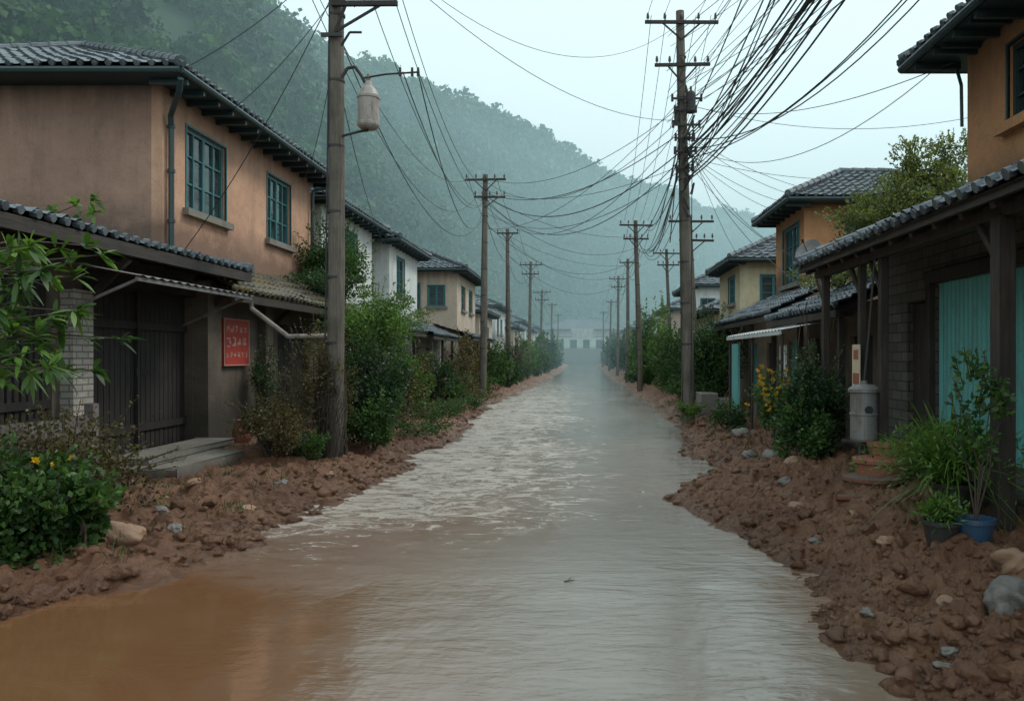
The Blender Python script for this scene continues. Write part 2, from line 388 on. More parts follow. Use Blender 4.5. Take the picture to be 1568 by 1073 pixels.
PAL = {
 'green': ((0.018, 0.046, 0.013), (0.085, 0.165, 0.042)),
 'bright': ((0.032, 0.075, 0.015), (0.15, 0.26, 0.05)),
 'dark': ((0.012, 0.033, 0.014), (0.05, 0.105, 0.036)),
 'rust': ((0.05, 0.038, 0.02), (0.15, 0.12, 0.05)),
 'yellow': ((0.05, 0.08, 0.02), (0.24, 0.26, 0.08)),
}
def tints(n, pal, base):
    a = np.array(PAL[pal][0]); b_ = np.array(PAL[pal][1])
    t = np.clip(base + rng.normal(size=n) * 0.2, 0, 1)[:, None]
    return (a + (b_ - a) * t) * rng.uniform(0.8, 1.2, size=(n, 1))
def bush_into(fo, c, r, n, size, pal, clumps=16, stems=6, zmin=None, aspect=0.3):
    c = np.array(c, float); r = np.array(r, float)
    for k in range(clumps):
        d = rng.normal(size=3); d /= np.linalg.norm(d); d[2] = d[2] * 0.9 + 0.15
        cc = c + d * r * rng.uniform(0.35, 0.98)
        cr = r * rng.uniform(0.22, 0.46)
        m_ = int(n / clumps * rng.uniform(0.6, 1.4))
        dd = norm(rng.normal(size=(m_, 3)))
        P = cc + dd * cr * (rng.uniform(0.15, 1.0, size=(m_, 1)) ** 0.6)
        sh = np.clip(rng.uniform(0.0, 0.85), 0, 1)
        Dv = dd + rng.normal(size=(m_, 3)) * 0.6 + np.array([0, 0, -0.15])
        T = tints(m_, pal, sh)
        if zmin is not None:
            k2 = P[:, 2] > zmin; P = P[k2]; Dv = Dv[k2]; T = T[k2]
        L = size * rng.uniform(0.6, 1.35, size=len(P))
        fo.leaves(P, Dv, L, L * aspect, T)
        if k < stems:
            b0 = np.array([c[0] + rng.uniform(-.15, .15) * r[0], c[1] + rng.uniform(-.15, .15) * r[1], c[2] - r[2] * 0.95])
            mid = (b0 + cc) / 2 + rng.normal(size=3) * 0.05 * r.mean()
            fo.stem([b0, mid, cc], 0.018 * (0.6 + r.mean()), 0.006)
    ns = int(clumps * 1.2)
    for k in range(ns):
        d = rng.normal(size=3); d /= np.linalg.norm(d); d[2] = abs(d[2]) + 0.1
        p0 = c + d * r * 0.8; p1 = c + d * r * rng.uniform(1.05, 1.45) + np.array([0, 0, 0.05])
        m_ = 14; t = rng.uniform(0, 1, size=(m_, 1)); P = p0 + (p1 - p0) * t
        L = size * rng.uniform(0.6, 1.2, size=m_)
        fo.leaves(P, rng.normal(size=(m_, 3)) + d * 0.8, L, L * aspect, tints(m_, pal, 0.7))
        fo.stem([p0, p1], 0.006, 0.003, 4)
def bush(name, c, r, n, size, pal='green', **kw):
    fo = FO(); bush_into(fo, c, r, n, size, pal, **kw); return fo.build(name)

def wall(mb, O, D, Nn, L, z0, z1, ops=(), th=0.2, m=0, a_start=0.0):
    A = sorted(set([a_start, L] + [o[0] for o in ops] + [o[1] for o in ops]))
    Z = sorted(set([z0, z1] + [o[2] for o in ops] + [o[3] for o in ops]))
    def P(a, z, d): return (O[0] + D[0] * a - Nn[0] * d, O[1] + D[1] * a - Nn[1] * d, z)
    def solid(i, j):
        if i < 0 or j < 0 or i >= len(A) - 1 or j >= len(Z) - 1: return False
        a = (A[i] + A[i + 1]) / 2; z = (Z[j] + Z[j + 1]) / 2
        return not any(o[0] < a < o[1] and o[2] < z < o[3] for o in ops)
    for i in range(len(A) - 1):
        for j in range(len(Z) - 1):
            if not solid(i, j): continue
            a0, a1, b0, b1 = A[i], A[i + 1], Z[j], Z[j + 1]
            mb.quad(P(a0, b0, 0), P(a1, b0, 0), P(a1, b1, 0), P(a0, b1, 0), m)
            mb.quad(P(a0, b0, th), P(a1, b0, th), P(a1, b1, th), P(a0, b1, th), m)
            if not solid(i - 1, j): mb.quad(P(a0, b0, 0), P(a0, b1, 0), P(a0, b1, th), P(a0, b0, th), m)
            if not solid(i + 1, j): mb.quad(P(a1, b0, 0), P(a1, b1, 0), P(a1, b1, th), P(a1, b0, th), m)
            if not solid(i, j - 1): mb.quad(P(a0, b0, 0), P(a1, b0, 0), P(a1, b0, th), P(a0, b0, th), m)
            if not solid(i, j + 1): mb.quad(P(a0, b1, 0), P(a1, b1, 0), P(a1, b1, th), P(a0, b1, th), m)
def window(mb, O, D, Nn, a0, a1, z0, z1, cols=3, rows=3, sill=True):
    f = 0.075
    d0, d1 = -0.13, -0.06
    mb.lbox(O, D, Nn, a0, a1, z0, z0 + f, d0, d1); mb.lbox(O, D, Nn, a0, a1, z1 - f, z1, d0, d1)
    mb.lbox(O, D, Nn, a0, a0 + f, z0 + f, z1 - f, d0, d1); mb.lbox(O, D, Nn, a1 - f, a1, z0 + f, z1 - f, d0, d1)
    for i in range(1, cols):
        a = a0 + (a1 - a0) * i / cols; w = 0.045 if i == cols // 2 or cols < 3 else 0.022
        mb.lbox(O, D, Nn, a - w, a + w, z0 + f, z1 - f, d0 + .01, d1 - .005)
    for j in range(1, rows):
        z = z0 + (z1 - z0) * j / rows
        mb.lbox(O, D, Nn, a0 + f, a1 - f, z - .016, z + .016, d0 + .02, d1 - .012)
    mb.lbox(O, D, Nn, a0 + f * .5, a1 - f * .5, z0 + f * .5, z1 - f * .5, -0.115, -0.105, 1)
    g = 0.04
    mb.lbox(O, D, Nn, a0 - g, a0, z0, z1 + g, -0.02, 0.02); mb.lbox(O, D, Nn, a1, a1 + g, z0, z1 + g, -0.02, 0.02)
    mb.lbox(O, D, Nn, a0, a1, z1, z1 + g, -0.02, 0.018)
    if sill: mb.lbox(O, D, Nn, a0 - .14, a1 + .14, z0 - .13, z0 - .002, -0.1, 0.12, 2)

def tile_plane(mb, A, B, C, Dp, p=0.24, course=0.32, cols=6, m=0, hh=0.045):
    A, B, C, Dp = map(Vector, (A, B, C, Dp))
    u = (B - A); W = u.length; u.normalize()
    s = (Dp - A); du = s.dot(u); s = s - u * du; H = s.length; s.normalize(); cu = (C - A).dot(u)
    n = u.cross(s);
    if n.z < 0: n = -n
    nc = max(2, int(W / p)) * cols; us = [W * i / nc for i in range(nc + 1)]
    ncr = max(1, int(round(H / course)))
    rowsT = []
    for k in range(ncr):
        rowsT.append((H * k / ncr, 0.04)); rowsT.append((H * (k + 1) / ncr - 0.002, 0.0))
    prof = [hh * max(0.0, math.cos(2 * math.pi * x / (W / max(2, int(W / p))))) ** 0.6 + 0.003 for x in us]
    jit = {}
    base = len(mb.v)
    for ri, (t, hz) in enumerate(rowsT):
        Lt = du * t / H; Rt = W + (cu - W) * t / H; kk = ri // 2
        for ci, x in enumerate(us):
            xc = min(max(x, Lt), Rt)
            key = (kk, ci // cols)
            if key not in jit: jit[key] = random.uniform(-0.008, 0.018)
            sag = -.03 * math.sin(math.pi * x / W) * math.sin(x * 1.7) 
            q = A + u * xc + s * t + n * (prof[ci] + hz + jit[key] + sag)
            mb.v.append((q.x, q.y, q.z))
    w = nc + 1
    for r in range(len(rowsT) - 1):
        t0, t1 = rowsT[r][0], rowsT[r + 1][0]
        for i in range(nc):
            x0, x1 = us[i], us[i + 1]
            L0 = du * t0 / H; R0 = W + (cu - W) * t0 / H; L1 = du * t1 / H; R1 = W + (cu - W) * t1 / H
            if (x1 <= min(L0, L1)) or (x0 >= max(R0, R1)) : continue
            mb.f.append((base + r * w + i, base + r * w + i + 1, base + (r + 1) * w + i + 1, base + (r + 1) * w + i)); mb.m.append(m)
    mb.quad(A - n * .03, B - n * .03, C - n * .03, Dp - n * .03, m)
    for i in range(0, nc + 1, cols):
        q = A + u * us[i] + n * (0.045)
        mb.tube(q - s * random.uniform(0.01, .04), q + s * 0.05, 0.052, 0.052, 8, m)
def ridge(mb, p0, p1, r=0.1, m=0):
    p0 = Vector(p0); p1 = Vector(p1); L = (p1 - p0).length; k = max(1, int(L / 0.34))
    for i in range(k):
        mb.tube(p0 + (p1 - p0) * i / k, p0 + (p1 - p0) * (i + 1.08) / k, r * 1.12, r * .92, 8, m)
def hip_roof(par, x0, x1, y0, y1, ze, zr, p=0.24, tile='tile', course=0.32, name='roof', cols=6):
    mb = MB(); Wx, Wy = x1 - x0, y1 - y0
    if Wy >= Wx:
        run = Wx / 2; xm = (x0 + x1) / 2; r0 = (xm, y0 + run * .95, zr); r1 = (xm, y1 - run * .95, zr)
        pl = [((x0, y0, ze), (x0, y1, ze), r1, r0), ((x1, y0, ze), (x1, y1, ze), r1, r0), ((x0, y0, ze), (x1, y0, ze), r0, r0), ((x0, y1, ze), (x1, y1, ze), r1, r1)]
    else:
        run = Wy / 2; ym = (y0 + y1) / 2; r0 = (x0 + run * .95, ym, zr); r1 = (x1 - run * .95, ym, zr)
        pl = [((x0, y0, ze), (x0, y1, ze), r0, r0), ((x1, y0, ze), (x1, y1, ze), r1, r1), ((x0, y0, ze), (x1, y0, ze), r1, r0), ((x0, y1, ze), (x1, y1, ze), r1, r0)]
    for q in pl: tile_plane(mb, *q, p=p, course=course, cols=cols)
    e = 0.07
    up = lambda q: (q[0], q[1], q[2] + e)
    ridge(mb, up(r0), up(r1))
    for cx, cy, rr in ((x0, y0, 0), (x1, y0, 0 if Wy >= Wx else 1), (x0, y1, 1 if Wy >= Wx else 0), (x1, y1, 1)):
        ridge(mb, (cx, cy, ze + e), up((r0, r1)[rr]), 0.095)
    mb.build(name + '_tiles', [M[tile]], par, smooth=False)
    t = MB()
    t.box(x0 + .05, x1 - .05, y0 + .05, y1 - .05, ze - .12, ze - .06)
    for a, b_ in (((x0, y0), (x1, y0)), ((x1, y0), (x1, y1)), ((x1, y1), (x0, y1)), ((x0, y1), (x0, y0))):
        t.tube((a[0], a[1], ze - .07), (b_[0], b_[1], ze - .07), .06, .06, 8)
    yy = y0 + .3
    while yy < y1:
        for xx, sg in ((x0, 1), (x1, -1)): t.box(min(xx + sg * .04, xx + sg * .7), max(xx + sg * .04, xx + sg * .7), yy, yy + .07, ze - .22, ze - .12)
        yy += .6
    t.build(name + '_fascia', [M['trim']], par)
def house(name, xf, xb, y0, y1, z0, z1, mat, fw=(), sw=(), over=.6, rise=1.5, p=.24, tile='tile', course=.32, cols=6, frame='frame', smat=None):
    par = empty(name); s = 1 if xb < xf else -1
    Of, Df, Nf = (xf, y0, 0), (0, 1, 0), (s, 0, 0)
    Os, Ds, Ns = (xf, y0, 0), (-s, 0, 0), (0, -1, 0)
    L = y1 - y0; Wd = abs(xf - xb)
    mb = MB()
    wall(mb, Of, Df, Nf, L, z0, z1, fw)
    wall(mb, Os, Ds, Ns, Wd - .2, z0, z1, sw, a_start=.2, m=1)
    mb.box(min(xb, xb + s * .2), max(xb, xb + s * .2), y0, y1, z0, z1)
    mb.box(min(xf - s * .2, xb + s * .2), max(xf - s * .2, xb + s * .2), y1 - .2, y1, z0, z1)
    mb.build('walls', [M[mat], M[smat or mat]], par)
    w = MB()
    for o in fw: window(w, Of, Df, Nf, *o[:4], cols=4 if o[1] - o[0] > 1.35 else 2)
    for o in sw: window(w, Os, Ds, Ns, *o[:4], cols=4 if o[1] - o[0] > 1.35 else 2)
    if fw or sw: w.build('windows', [M[frame], M['glass'], M['concrete']], par)
    hip_roof(par, min(xf, xb) - over, max(xf, xb) + over, y0 - over, y1 + over, z1 + .1, z1 + .1 + rise, p=p, tile=tile, course=course, cols=cols)
    return par, (Of, Df, Nf), (Os, Ds, Ns)

# ------------------------------------------------------------------ terrain
YL = [-30, 0, 5.0, 5.87, 7.13, 8.43, 10.1, 13.2, 20, 31, 66, 120, 300]
XL = [-5.5, -5.0, -4.5, -4.25, -3.65, -3.3, -3.3, -2.95, -3.1, -3.6, -2.6, -2.6, -2.6]
YR = [-30, 4.5, 6, 7.86, 9.4, 10.5, 11.7, 13.2, 16, 20, 31, 51, 120, 300]
XR = [2.2, 1.75, 1.68, 1.8, 1.5, 1.12, 1.5, 2.1, 1.9, 2.6, 2.6, 2.4, 2.4, 2.4]
def ground_h(x, y):
    x = np.asarray(x, float); y = np.asarray(y, float)
    el = np.interp(y, YL, XL) + fbm(x * .3 + 5, y * .9, 4, 3) * .45; er = np.interp(y, YR, XR) + fbm(x * .3, y * .9, 4, 9) * .45
    d = np.maximum(el - x, x - er)
    top = np.where(x < 0, .38, .58)
    h = np.where(d > 0, top * (1 - np.exp(-np.maximum(d, 0) / 1.55)), -.3 * (1 - np.exp(np.minimum(d, 0) / 1.0)))
    near = np.clip(d * 1.0 + .32, 0, 1) * np.clip((7.5 - np.abs(x)) / 2, 0.15, 1)
    rid = lambda q: 1 - np.abs(q) * 2.2
    h = h + near * (fbm(x * .9, y * .9, 2, 21) * .08 + (rid(fbm(x * 2.1, y * 2.1, 5, 31)) - .5) * .095 + (rid(fbm(x * 5.5 + 3, y * 5.5, 4, 51)) - .5) * .07 + fbm(x * 13, y * 13, 2, 41) * .045 - .005)
    return np.where(y > 270, .3, h)
def gz(x, y): return float(ground_h(np.array([x]), np.array([y]))[0])
xs = np.concatenate([np.array([-1500, -700, -300, -150, -80, -40, -25, -16, -12, -10, -9]), np.arange(-8, -5.4, .12), np.arange(-5.4, -2.2, .027), np.arange(-2.2, .8, .3), np.arange(.8, 4.2, .027), np.arange(4.2, 7, .15), np.array([8, 10, 14, 20, 35, 60, 120, 300, 700, 1500])])
ys = np.concatenate([np.array([-300, -100, -40, -15, -6, -2, 0, 1.5, 2.5]), np.arange(3.2, 14, .03), np.arange(14, 26, .07), np.arange(26, 60, .25), np.arange(60, 140, 1.5), np.array([150, 170, 200, 240, 300, 500, 900, 1600])])
GX, GY = np.meshgrid(xs, ys)
GZ = ground_h(GX, GY)
V = np.stack([GX, GY, GZ], -1).reshape(-1, 3); nx = len(xs); ny = len(ys)
ii = (np.arange(ny - 1)[:, None] * nx + np.arange(nx - 1)[None, :]).ravel()
np_mesh('muddy_ground', V, np.stack([ii, ii + 1, ii + nx + 1, ii + nx], 1), [M['mud']], smooth=True)
w = MB(); w.quad((-9, -40, 0), (8, -40, 0), (8, 265, 0), (-9, 265, 0)); w.build('flood_water', [M['water']])

# ------------------------------------------------------------------ hills
R = [(-120, -60, 50), (-105, 20, 55), (-85, 70, 60), (-72, 110, 66), (-70, 150, 69), (-71, 165, 68), (-68, 200, 75), (-58, 240, 80), (-44, 280, 83), (-29, 320, 87), (-7, 370, 82), (23, 420, 82), (60, 470, 80), (101, 520, 79), (141, 560, 68), (207, 620, 55), (387, 700, 28), (700, 800, 22)]
Ft = [(-60, -60), (-50, 20), (-32, 70), (-26, 100), (-23, 125), (-21, 145), (-17, 175), (-13, 205), (-5, 235), (6, 258), (22, 275), (45, 290), (75, 300), (110, 320), (150, 340), (220, 360), (400, 400), (700, 450)]
R = np.array(R, float); Ft = np.array(Ft, float)
ns, ntt = 420, 90
si = np.linspace(0, len(R) - 1, ns)
Rx = np.stack([np.interp(si, np.arange(len(R)), R[:, k]) for k in range(3)], 1); Fx = np.stack([np.interp(si, np.arange(len(R)), Ft[:, k]) for k in range(2)], 1)
tt = np.linspace(0, 1.35, ntt)
S_, T_ = np.meshgrid(np.arange(ns), tt, indexing='ij')
HX = Fx[S_, 0] + (Rx[S_, 0] - Fx[S_, 0]) * T_; HY = Fx[S_, 1] + (Rx[S_, 1] - Fx[S_, 1]) * T_
prof = np.where(T_ <= 1, np.sin(np.clip(T_, 0, 1) * math.pi / 2) ** 1.15, 1 - (T_ - 1) * .8)
HZ = Rx[S_, 2] * prof + fbm(HX / 50, HY / 50, 4, 5) * 14 * np.clip(T_ * 1.6, 0, 1) * np.clip(1.3 - T_ * .75, .3, 1) + .2
HV = np.stack([HX, HY, HZ], -1).reshape(-1, 3)
ii = (np.arange(ns - 1)[:, None] * ntt + np.arange(ntt - 1)[None, :]).ravel()
m, nt, b = newmat('hill_undergrowth')
nt.links.new(mix(nt, noise(nt, objvec(nt), .3, 6), (0.010, 0.03, 0.010), (0.035, 0.07, 0.025)), b.inputs['Base Color']); b.inputs['Roughness'].default_value = .9
np_mesh('forested_hill', HV, np.stack([ii, ii + 1, ii + ntt + 1, ii + ntt], 1), [m], smooth=True)
def crown_template(k):
    out = []
    for c in range(8):
        cc = rng.normal(size=3) * np.array([.55, .55, .3]); rr = rng.uniform(.38, .7)
        d = norm(rng.normal(size=(k // 8, 3))); d[:, 2] = np.abs(d[:, 2]) * 1.0 - .2
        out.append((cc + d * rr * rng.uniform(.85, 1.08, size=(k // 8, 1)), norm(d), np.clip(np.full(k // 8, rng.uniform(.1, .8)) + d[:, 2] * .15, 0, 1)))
    return np.concatenate([o[0] for o in out]), np.concatenate([o[1] for o in out]), np.concatenate([o[2] for o in out])
temps = [crown_template(120) for _ in range(6)]
fo = FO()
NT = 6800
sidx = rng.choice(np.arange(12, ns - 30), size=NT, p=None)
tsel = rng.uniform(0, 1.06, size=NT)
for ti, (TP, TD, TS) in enumerate(temps):
    sel = np.arange(ti, NT, 6); s_ = sidx[sel]; t_ = tsel[sel]
    jt = np.clip((t_ / 1.35 * (ntt - 1)).astype(int), 0, ntt - 1)
    base = HV.reshape(ns, ntt, 3)[s_, jt] + rng.normal(size=(len(sel), 3)) * np.array([1.2, 1.2, 0])
    dist = base[:, 1]
    sc = rng.uniform(1.4, 3.7, size=len(sel)) * np.clip(dist / 220, .75, 1.5)
    ang = rng.uniform(0, 6.28, size=len(sel)); ca, sa = np.cos(ang), np.sin(ang)
    def rot(Q):
        return np.stack([ca[:, None] * Q[None, :, 0] - sa[:, None] * Q[None, :, 1], sa[:, None] * Q[None, :, 0] + ca[:, None] * Q[None, :, 1], np.broadcast_to(Q[None, :, 2], (len(sel), len(Q)))], -1)
    P = rot(TP) * sc[:, None, None]; P[..., 2] *= 1.2; P += base[:, None, :] + np.array([0, 0, 1.0]) * sc[:, None, None]
    Dd = rot(TD); n_ = P.shape[0] * P.shape[1]
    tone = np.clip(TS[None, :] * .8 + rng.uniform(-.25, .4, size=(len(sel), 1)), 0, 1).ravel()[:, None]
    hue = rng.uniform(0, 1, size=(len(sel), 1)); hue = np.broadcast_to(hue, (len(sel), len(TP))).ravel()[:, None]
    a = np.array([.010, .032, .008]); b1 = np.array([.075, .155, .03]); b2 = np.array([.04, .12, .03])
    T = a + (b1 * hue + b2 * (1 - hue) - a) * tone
    L = (np.broadcast_to(sc[:, None], P.shape[:2]).ravel()) * rng.uniform(.3, .52, size=n_)
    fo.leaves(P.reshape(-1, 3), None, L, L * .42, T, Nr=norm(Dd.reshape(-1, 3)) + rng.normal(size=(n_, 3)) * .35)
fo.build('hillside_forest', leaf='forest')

# ------------------------------------------------------------------ LEFT HOUSE 1
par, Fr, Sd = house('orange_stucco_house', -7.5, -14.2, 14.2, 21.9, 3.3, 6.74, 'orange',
    fw=[(.85, 2.5, 4.68, 6.25), (4.7, 6.2, 4.68, 6.25)], over=.65, rise=1.75, smat='orange_shaded')
p_ = MB()
p_.path([(-6.85, 13.55, 6.62), (-6.95, 13.7, 6.45), (-7.38, 14.25, 6.2), (-7.42, 14.35, 6.0), (-7.42, 14.35, 3.8)], .05, 10)
for z in (4.3, 5.2, 6.0): p_.tube((-7.42, 14.35, z), (-7.42, 14.35, z + .06), .066, .066, 10)
p_.path([(-6.9, 22.4, 6.7), (-7.4, 21.8, 6.4), (-7.42, 21.75, 3.8)], .045, 8)
p_.build('downpipe', [M['trim']], par)
lo = MB()
Of, Df, Nf = (-6.67, 7.0, 0), (0, 1, 0), (1, 0, 0)
wall(lo, Of, Df, Nf, 15.2, -.1, 3.35, [(0.2, 3.0, .4, 2.9), (3.6, 6.6, .45, 2.9), (10.4, 12.4, .4, 2.6)], th=.25)
lo.box(-14, -6.93, 6.9, 7.1, -.1, 3.35); lo.box(-14, -6.93, 21.9, 22.2, -.1, 3.3)
lo.build('lower_walls', [M['dirty']], par)
dr = MB()
y = 10.62
while y < 13.58:
    dr.box(-6.86 + random.uniform(-.008, .008), -6.80, y, y + .128, .47, 2.88); y += .135
dr.box(-6.80, -6.76, 10.62, 13.58, .75, .87); dr.box(-6.80, -6.76, 10.62, 13.58, 2.3, 2.42); dr.box(-6.80, -6.745, 12.06, 12.13, .47, 2.88)
dr.box(-6.75, -6.62, 10.59, 13.61, 2.9, 3.05)
y = 17.45
while y < 19.35:
    dr.box(-6.86, -6.80, y, y + .15, .42, 2.58); y += .16
dr.build('garage_door', [M['dkwood']], par, bevel=.006)
dh = MB(); dh.tube((-6.72, 12.0, 1.6), (-6.72, 12.0, 1.72), .012); dh.tube((-6.72, 12.2, 1.6), (-6.72, 12.2, 1.72), .012)
dh.build('door_handle', [M['iron']], par)
pl = MB(); pl.box(-6.9, -6.50, 10.15, 10.58, .0, 2.75); pl.build('brick_pillar', [M['palebrick']], par, bevel=.012)
pl = MB(); pl.box(-6.95, -6.42, 13.62, 14.15, 0, 3.2); pl.box(-6.9, -6.5, 16.3, 16.7, 0, 3.0); pl.build('concrete_pillar', [M['dirty']], par, bevel=.015)
ft = MB()
y = 7.25
while y < 10.0:
    ft.box(-6.76, -6.72, y, y + .07, .5, 2.85); y += .12
ft.box(-6.72, -6.69, 7.2, 10.0, 1.25, 1.35); ft.box(-6.72, -6.69, 7.2, 10.0, 2.1, 2.2)
ft.build('slatted_screen', [M['dkwood']], par)
rf = MB()
tile_plane(rf, (-5.95, 6.2, 3.40), (-5.95, 14.3, 3.40), (-9, 14.3, 3.98), (-9, 6.2, 3.98))
ridge(rf, (-5.95, 14.3, 3.46), (-8.5, 14.3, 3.95), .09)
rf.build('garage_roof_tiles', [M['tile']], par)
rf = MB()
tile_plane(rf, (-5.95, 13.6, 3.02), (-5.95, 22.0, 3.02), (-7.5, 22.0, 3.8), (-7.5, 13.6, 3.8))
rf.build('mossy_roof_tiles', [M['tilemoss']], par)
tr = MB()
tr.beam((-5.98, 6.2, 3.30), (-5.98, 14.3, 3.30), .07, .16); tr.beam((-5.98, 13.6, 2.91), (-5.98, 22, 2.91), .07, .14)
for y in np.arange(6.4, 14.2, .7): tr.beam((-6.0, y, 3.26), (-6.66, y, 3.34), .07, .1)
for y in np.arange(13.8, 22, .7): tr.beam((-6.0, y, 2.91), (-6.66, y, 3.23), .07, .1)
for y in (10.6, 13.9, 17.2, 20.4): tr.beam((-6.05, y, 3.2), (-6.64, y, 2.6), .07, .09)
tr.build('eave_timbers', [M['beamh']], par)
aw = MB()
n0 = 90
for i in range(n0):
    y = 9.9 + 3.4 * i / n0; y2 = 9.9 + 3.4 * (i + 1) / n0; h0 = .012 * math.sin(i * 1.05); h1 = .012 * math.sin((i + 1) * 1.05)
    aw.quad((-6.66, y, 3.12 + h0), (-6.66, y2, 3.12 + h1), (-5.5, y2, 2.90 + h1), (-5.5, y, 2.90 + h0))
aw.beam((-5.55, 9.9, 2.86), (-5.55, 13.3, 2.86), .04, .05, 0); aw.beam((-5.6, 13.2, 2.86), (-6.64, 13.2, 2.4), .035, .035); aw.beam((-5.6, 10.0, 2.86), (-6.64, 10.0, 2.4), .035, .035)
aw.build('metal_awning', [M['metal']], par)
gp = MB(); gp.path([(-6.0, 14.35, 3.0), (-5.95, 14.3, 2.75), (-5.15, 13.9, 2.24), (-4.35, 13.5, 2.24)], .042, 10); gp.build('rain_pipe', [M['pipe']], par, smooth=True)
# red sign
sg = empty('red_wall_sign')
s1 = MB(); s1.box(-6.64, -6.60, 14.62, 15.72, 1.72, 2.6); s1.build('board', [M['red']], sg, bevel=.01)
s2 = MB()
for (a, b_, c_, d_) in ((14.62, 15.72, 2.585, 2.6), (14.62, 15.72, 1.72, 1.735), (14.62, 14.635, 1.735, 2.585), (15.705, 15.72, 1.735, 2.585)): s2.box(-6.60, -6.585, a, b_, c_, d_)
s2.build('frame', [M['signwhite']], sg)
s3 = MB(); rr_ = random.Random(3)
def glyph(yc, zc, s):
    for k in range(rr_.choice((2, 3))):
        zz = zc + s * rr_.uniform(-.4, .4); s3.box(-6.599, -6.594 + k * .0005, yc - s * rr_.uniform(.15, .45), yc + s * rr_.uniform(.15, .45), zz - s * .05, zz + s * .05)
    for k in range(2):
        yy = yc + s * rr_.uniform(-.35, .35); s3.box(-6.598, -6.5915 + k * .0005, yy - s * .06, yy + s * .06, zc - s * rr_.uniform(.1, .46), zc + s * rr_.uniform(.1, .46))
for i in range(5): glyph(14.78 + i * .19, 2.42, .17)
for i in range(4): glyph(14.82 + i * .23, 2.16, .22)
for i in range(6): glyph(14.76 + i * .165, 1.92, .13)
s3.build('lettering', [M['signwhite']], sg)
st = MB(); st.box(-6.65, -5.4, 10.6, 12.7, -.1, .40); st.box(-6.62, -5.95, 10.9, 13.6, .402, .50); st.build('concrete_doorstep', [M['concrete']], None, bevel=.02)
fe = MB(); y = 7.2
while y < 10.05:
    fe.box(-6.25, -6.22, y, y + .13, .1, 1.15 + random.uniform(-.02, .02)); y += .145
fe.box(-6.22, -6.17, 7.2, 10.1, .35, .43); fe.box(-6.22, -6.17, 7.2, 10.1, .95, 1.03); fe.box(-6.3, -6.18, 10.05, 10.17, 0, 1.3)
fe.build('wooden_fence', [M['greywood']], None, bevel=.006)
jk = MB(); jk.lathe((-6.2, 14.5, gz(-6.2, 14.5)), [(.001, 0), (.11, 0), (.17, .12), (.18, .25), (.12, .38), (.1, .42), (.12, .44), (.1, .44), (.08, .4), (.001, .3)], 20); jk.build('clay_jar', [M['terra']], None)

# ------------------------------------------------------------------ other left houses
house('white_stucco_house', -7.7, -13, 23.4, 29.0, 0, 6.45, 'white', fw=[(2.2, 3.7, 4.9, 6.0)], sw=[(1.5, 2.8, 4.6, 5.9)], over=.5, rise=1.2, cols=4)
house('white_annex_house', -7.3, -13, 30.0, 35.0, 0, 6.2, 'white', fw=[(1.2, 2.5, 4.3, 5.8)], sw=[], over=.5, rise=1.2, cols=4)
house('cream_house', -6.1, -11, 38.5, 45.0, 0, 6.0, 'cream', fw=[(1.4, 2.6, 4.2, 5.4), (4, 5.2, 4.2, 5.4)], sw=[(.6, 1.4, 4.3, 5.3), (1.8, 3.2, 4.1, 5.4)], over=.55, rise=1.3, cols=4, p=.3)
fars_l = [(-6.4, -11, 49, 56, 4.6, 'cream'), (-6.6, -12, 60, 67, 5.6, 'white'), (-6.2, -11, 71, 78, 4.4, 'cream'), (-6.5, -12, 83, 91, 5.4, 'white'), (-6.5, -12, 97, 106, 5.0, 'yellow'), (-7, -13, 115, 125, 6, 'white'), (-7, -13, 135, 146, 6, 'cream')]
for i, (a, b_, y0, y1, zt, mt) in enumerate(fars_l):
    house('village_house', a, b_, y0, y1, 0, zt, mt, fw=[(1, 2.2, zt - 2, zt - .8), (3.5, 4.8, zt - 2, zt - .8)], sw=[(.8, 2.0, zt - 2, zt - .8)], over=.5, rise=1.3, p=.45, course=.6, cols=3)
house('village_house', 9, -9, 172, 184, 0, 7.5, 'white', sw=[(2 + 2.8 * k, 3.4 + 2.8 * k, 3.6, 5.4) for k in range(5)], over=.6, rise=2.6, p=.6, course=.8, cols=3)
house('village_house', 22, 12, 150, 160, 0, 6, 'cream', sw=[(2, 3.4, 3.4, 5), (6, 7.4, 3.4, 5)], over=.6, rise=2.0, p=.6, course=.8, cols=3)
